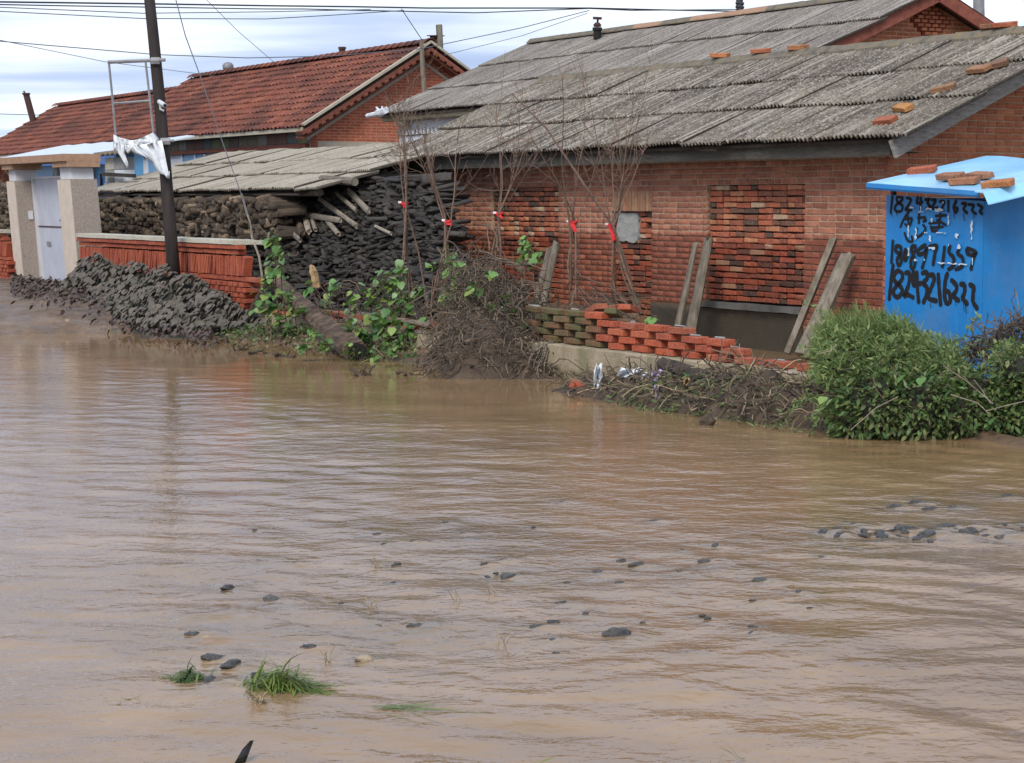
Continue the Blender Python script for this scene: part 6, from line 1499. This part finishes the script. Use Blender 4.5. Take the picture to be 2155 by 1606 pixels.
# long arching sprays that break the outline, withered bits in the lower tangle
mb = MB(); pts, dd = [], []
for k in range(110):
    px = random.uniform(1730, 2060); py = random.uniform(700, 890); C = curl(at(px, py, 13.35), rng.normal(0, .7, 3)+np.array([-.1, -.55, .35]), random.uniform(.12, .32), 7, .16, .14); mb.tube([tuple(v) for v in C], .0028, 3, cap=False)
    for v in C[1:]:
        for _ in range(4): pts.append(v+rng.normal(0, .006, 3)); dd.append(rng.normal(0, .8, 3)+np.array([0, -.3, .2]))
part('spray_stem', mb, M_['bushleaf'], gb, kind='stuff')
acc = Acc(); acc.add(LV['lance'], rots(np.array(dd), rng.normal(0, 1, len(pts))), np.repeat(rng.uniform(.022, .045, (len(pts), 1)), 3, 1)*np.array([[1, 1.2, 1]]), np.array(pts), rng.random(len(pts))); accpart('spray_leaves', acc, M_['bushleaf'], gb)
for mt, nn_, nm in (('deadleaf', 500, 'withered_leaves'), ('vineleaf', 260, 'bright_leaves'), ('drygrass', 0, '')):
    if not nn_: continue
    sel = rng.choice(len(pb), nn_); pp = pb[sel]+rng.normal(0, .02, (nn_, 3)); acc = Acc(); acc.add(LV['lance'], rots(rng.normal(0, .8, (nn_, 3))+np.array([0, -.4, 0]), rng.normal(0, 1, nn_)), np.repeat(rng.uniform(.02, .055, (nn_, 1)), 3, 1)*np.array([[1, 1.4, 1]]), pp, rng.random(nn_)); accpart(nm, acc, M_[mt], gb)
mb = MB()
for k in range(160):
    q = pb[rng.integers(len(pb))]; C = curl(q, rng.normal(0, 1, 3), random.uniform(.1, .3), 4, .2); mb.tube([(v[0], v[1], max(v[2], 0)) for v in C], .0025, 3, cap=False)
part('dry_stems', mb, M_['drygrass'], gb, kind='stuff')
# fine upright shoots along the top
pts, dd, rs = [], [], []
for k in range(700):
    px = random.uniform(1715, 2000); top = np.interp(px, [1715, 1740, 1800, 1870, 1950, 2000], [720, 672, 662, 668, 715, 760]); p = np.array(at(px, top+random.uniform(0, 50), BY+random.uniform(-.1, .5))); pts.append(p); dd.append(np.array([-.35*.5, -.35*.87, .8])+rng.normal(0, .35, 3))
acc = Acc(); acc.add(FE, rots(np.array(dd), rng.normal(0, 1, len(pts))), rng.uniform(.05, .09, (len(pts), 1))*np.array([[.7, 1.3, 1]]), np.array(pts), rng.random(len(pts))); accpart('tip_shoots', acc, M_['bushleaf'], gb)
mb = MB()
for (a, b) in (((1790,905),(1890,835)), ((2000,830),(2080,870)), ((2075,865),(2155,845)), ((1985,770),(2090,850)), ((1720,745),(1760,725)), ((2050,800),(2085,850))):
    mb = MB(); p = np.array(at(*a, 12.95)); q = np.array(at(*b, 12.95)); mb.tube([tuple(p), tuple((p+q)/2+rng.normal(0, .03, 3)), tuple(q)], .0032, 5); part('bare_stalk', mb, M_['paleplank'], gb)
leaves_as_parts('heart', 'vineleaf', [at(px, py, 13.0) for px, py in ((1925,800),(1940,795),(1970,790),(1985,800),(2000,820),(2020,830),(1750,840),(1765,838),(1735,835),(2090,880),(2060,890),(1900,790))], [(random.gauss(0, .5), -.8, -.5) for _ in range(12)], [random.uniform(.06, .09) for _ in range(12)], gb, 12)
rb_ = thing('leafy_weed', 'leafy green weed clump growing up the netting beside the blue hut', 'weed', (-10.1, 10.4, 0))
pts, dd = [], []
for k in range(1500):
    px = random.gauss(2125, 28); py = random.uniform(720, 905); p = np.array(at(px, py, random.uniform(13.6, 14.3))); 
    if p[2] < 0: continue
    pts.append(p); dd.append(rng.normal(0, .7, 3)+np.array([0, -.5, .1]))
acc = Acc(); acc.add(LV['oval'], rots(np.array(dd), rng.normal(0, .7, len(pts))), np.repeat(rng.uniform(.03, .06, (len(pts), 1)), 3, 1)*np.array([[.8, 1.3, 1]]), np.array(pts), rng.random(len(pts))); accpart('leaves', acc, M_['bushleaf'], rb_)
mb = MB()
for k in range(14):
    px = random.gauss(2125, 22); a = np.array(at(px, 905, 14.0)); a[2] = 0; b = np.array(at(px+random.uniform(-15, 15), random.uniform(720, 800), 14.0)); mb.tube([tuple(a), tuple(b)], .006, 4)
part('stem', mb, M_['darkleaf'], rb_)
# sagging net fence with dead vines
nf = thing('net_fence', 'sagging wire netting hung with dead vines before the blue hut', 'fence', at(2110, 800, 14.3))
mb = MB(); top = [(1960,762),(2000,752),(2040,725),(2080,700),(2120,682),(2160,664),(2210,650)]
mb.tube([at(x, y, 14.4) for x, y in top], .006, 5); part('top_wire', mb, M_['lilacwire'], nf)
mb = MB()
for k in range(34):
    x = 1995+k*6.4; y0 = np.interp(x, [q[0] for q in top], [q[1] for q in top])
    for sg in (-1, 1):
        P = [at(x+sg*j*5, y0+j*12, 14.4) for j in range(9)]; mb.tube([tuple(v) for v in P], .0018, 3, cap=False)
part('netting', mb, M_['lilacwire'], nf, kind='stuff')
mb = MB()
for k in range(330):
    x = random.uniform(2020, 2175); y0 = np.interp(x, [q[0] for q in top], [q[1] for q in top]); p = at(x, y0+abs(random.gauss(4, 26)), 14.36); C = curl(p, rng.normal(0, 1, 3)+np.array([.2, .2, -.25]), random.uniform(.08, .3), 5, .35); mb.tube([tuple(v) for v in C], random.choice((.003, .004, .005)), 3, cap=False)
part('dead_vines', mb, M_['drygrass'], nf, kind='stuff')

# ---- grass tufts on the bank and in the flood
def tuft(pos, n, L, wid, mat, label, group=None, lean=(0, 0, 0), flat=0.0, name='grass_tuft', spread=.05):
    mb = MB()
    for k in range(n):
        b = np.array(pos)+np.array([random.gauss(0, spread), random.gauss(0, spread), -.02]); d = np.array([random.gauss(0, .4), random.gauss(0, .4), 1-flat])+np.array(lean); d /= np.linalg.norm(d); l = L*random.uniform(.5, 1.1)
        C = curl(b, d, l, 4, .1, .12+flat*.1); sd = np.cross(d, np.array([.3, .8, .2])); sd /= np.linalg.norm(sd)+1e-9
        ws = [1, .9, .7, .4, .08]; mb.grid([[tuple((v-sd*wid*w_)[:2].tolist()+[max((v-sd*wid*w_)[2], .004+.002*random.random())]) for v, w_ in zip(C, ws)], [tuple((v+sd*wid*w_)[:2].tolist()+[max((v+sd*wid*w_)[2], .004+.002*random.random())]) for v, w_ in zip(C, ws)]])
    return solo(name, mb, M_[mat], label, 'grass', group, o=pos)
bank = [(230,692),(265,698),(300,700),(505,708),(540,712),(640,722),(665,715),(735,770),(755,762),(820,772),(850,768),(780,758),(690,735),(880,765)]
for (px, py) in bank: tuft(gp(px, py, 0.0), 22, .2, .005, 'grass', 'short grass tuft standing in the shallows along the muddy bank', 'bank grass tufts', spread=.09)
tuft(gp(745, 768, 0), 16, .3, .008, 'grass', 'upright bright green grass blades before the hollow log end', spread=.04)
tuft(gp(510, 700, 0.02), 60, .18, .007, 'vineleaf', 'lush bright green weed tuft at the end of the muddy creeper', spread=.12)
def clump(px, py, n, rx, h, L, wid, mat, label, drift):
    mb = MB(); c = np.array(gp(px, py, 0)); ex = np.array([.5, .866, 0]); ey = np.array([-.866, .5, 0])
    for k in range(n):
        a = random.uniform(0, 6.28); r_ = random.random()**.6; b = c+ex*rx*.45*r_*math.cos(a)+ey*rx*.3*r_*math.sin(a)+np.array([0, 0, h*(1-r_*r_)*random.uniform(.4, 1)])
        d = ex*(drift+random.gauss(0, .45))+ey*random.gauss(-.25, .4)+np.array([0, 0, random.uniform(-.05, .3)]); C = curl(b, d, L*random.uniform(.6, 1.2), 5, .14, .22); sd = np.cross(d, np.array([.1, .2, 1.0])); sd /= np.linalg.norm(sd)+1e-9
        ws = [.7, 1, .9, .7, .45, .08]; f = lambda v: (v[0], v[1], max(v[2], .002+.006*random.random()))
        mb.grid([[f(v-sd*wid*w_) for v, w_ in zip(C, ws)], [f(v+sd*wid*w_) for v, w_ in zip(C, ws)]])
    return solo('grass_clump', mb, M_[mat], label, 'grass')
clump(575, 1452, 460, .26, .065, .13, .003, 'grass', 'big uprooted grass clump stranded on the stones', .55)
clump(405, 1432, 150, .13, .04, .08, .003, 'darkleaf', 'small dark green clump stranded left of the big grass clump', -.5)
mb = MB(); c = np.array(gp(540, 1480, .01)); 
for k in range(40): mb.tube([tuple(v) for v in curl(c+rng.normal(0, .010, 3), rng.normal(0, 1, 3)*np.array([1, 1, .2]), .04, 4, .4)], .0018, 3, cap=False)
solo('root_ball', mb, M_['straw'], 'brown root ball of the big uprooted clump', 'roots')
tuft(gp(800, 1490, .004), 14, .34, .0045, 'grass', 'long green reeds trailing flat in the current', lean=(.5, .9, 0), flat=.98, name='trailing_reeds', spread=.02)
for (px, py, lab) in ((690,1392,'bent straw stalks sticking up near the pale stone'),(780,1285,'short straw stalks poking up alone'),(800,1195,'thin sprig standing in the far shallows'),(1045,1262,'dry sprigs standing beside the drowned stones'),(968,1275,'curled dry sprig between drowned stones'),(1055,1360,'tiny dark twig poking from the water')):
    mb = MB()
    for k in range(5): mb.tube([tuple(v) for v in curl(np.array(gp(px+random.uniform(-10, 10), py+random.uniform(-3, 3), -.01)), (random.gauss(-.2, .5), random.gauss(0, .5), 1), random.uniform(.04, .09), 4, .25)], .0016, 4)
    solo('straw_stalks', mb, M_['straw'], lab, 'stalks')
for (px, py, h, lab) in ((240,1485,.07,'single broad grass blade curling from the water'),(275,1475,.06,'thin grass blade tip beside the broad blade'),(1125,1606,.09,'thin green blade rising at the flooded verge'),(1570,1600,.14,'tall thin green blade leaning at the flooded verge'),(1500,1610,.08,'pale thin blade beside the tall leaning one'),(900,1392,.05,'small reddish stalk tip alone in the current'),(238,1318,.04,'dark green leaf tip curled on the water')):
    tuft(gp(px, py, 0), 2, h, .004, 'grass', lab, name='grass_sprig', spread=.008, lean=(random.uniform(-.3, .3),)*3)

# ---- stones breaking the surface
def rock_mesh(seed, mat):
    bm = bmesh.new(); bmesh.ops.create_icosphere(bm, subdivisions=3, radius=1.0); o = Vector((seed*3.1, seed*1.7, 0))
    for v in bm.verts:
        d = 1+.55*mnoise.noise(v.co*1.1+o)+.30*mnoise.noise(v.co*2.6+o)+.14*mnoise.noise(v.co*6+o); v.co = Vector((v.co.x*1.35, v.co.y*.9, v.co.z*.62))*d
    me = bpy.data.meshes.new('stone'); bm.to_mesh(me); bm.free(); me.materials.append(mat); me.polygons.foreach_set('use_smooth', [True]*len(me.polygons)); return me
RK = [rock_mesh(i, M_['rock']) for i in range(5)]; RP = rock_mesh(9, M_['palerock'])
for i, (x, y, sz_, pale) in enumerate(ROCKS):
    s, t, _ = ST(x, y); f = random.uniform(.55, .9)
    far = y > 9.0 and x > 1.2
    lab = 'pale wet stone breaking the surface of the current' if pale else ('dark stone in the broken shoal by the far road edge' if far else 'dark wet stone barely breaking the muddy surface')
    inst_top('stone', RP if pale else RK[i % 5], (s, t, -sz_*.10), RZl(random.uniform(0, 6)), (sz_*.8, sz_*.75, sz_*f), lab, 'stone', 'pale stones' if pale else ('shoal stones' if far else 'scattered stones'))
mb = MB(); P = [[at(490+k*4+j*4, 1612-j*k*.9-j*7, 5.5-.02*math.sin(j)) for k in range(5)] for j in range(6)]; mb.grid(P, .5, (0, .012, 0)); solo('black_shard', mb, M_['dark'], 'black curved shard sticking out of the churning water', 'shard')
# litter on the drive
mb = MB(); mb.obox(gp(35, 653, .17), (.5, .1, .03), RZl(.2)); solo('foam_strip', mb, M_['whitepanel'], 'white strip of foam lying on the muddy drive', 'litter')
mb = MB(); c = np.array(gp(142, 680, .1)); mb.tube([tuple(c), tuple(c+np.array((0, 0, .05)))], [.06, .03], 6, lump=.3); solo('pale_clod', mb, M_['palerock'], 'pale lump of stone at the edge of the drive', 'stone')
for i, (px, py) in enumerate(((600,752),(430,728),(505,738),(760,790),(875,790),(540,745),(470,722))):
    mb = MB(); c = np.array(gp(px, py, 0))
    for k in range(8): mb.tube([tuple(v) for v in curl(c+rng.normal(0, .05, 3)*np.array([1, 1, .2]), rng.normal(0, 1, 3)*np.array([1, 1, .5])+np.array([0, 0, .3]), .12, 3, .4)], random.choice((.008, .012, .016)), 5, lump=.3)
    solo('floating_litter', mb, M_['soil'], 'small dark tangle of drowned leaves floating near the bank', 'leaf litter', 'floating leaf litter')
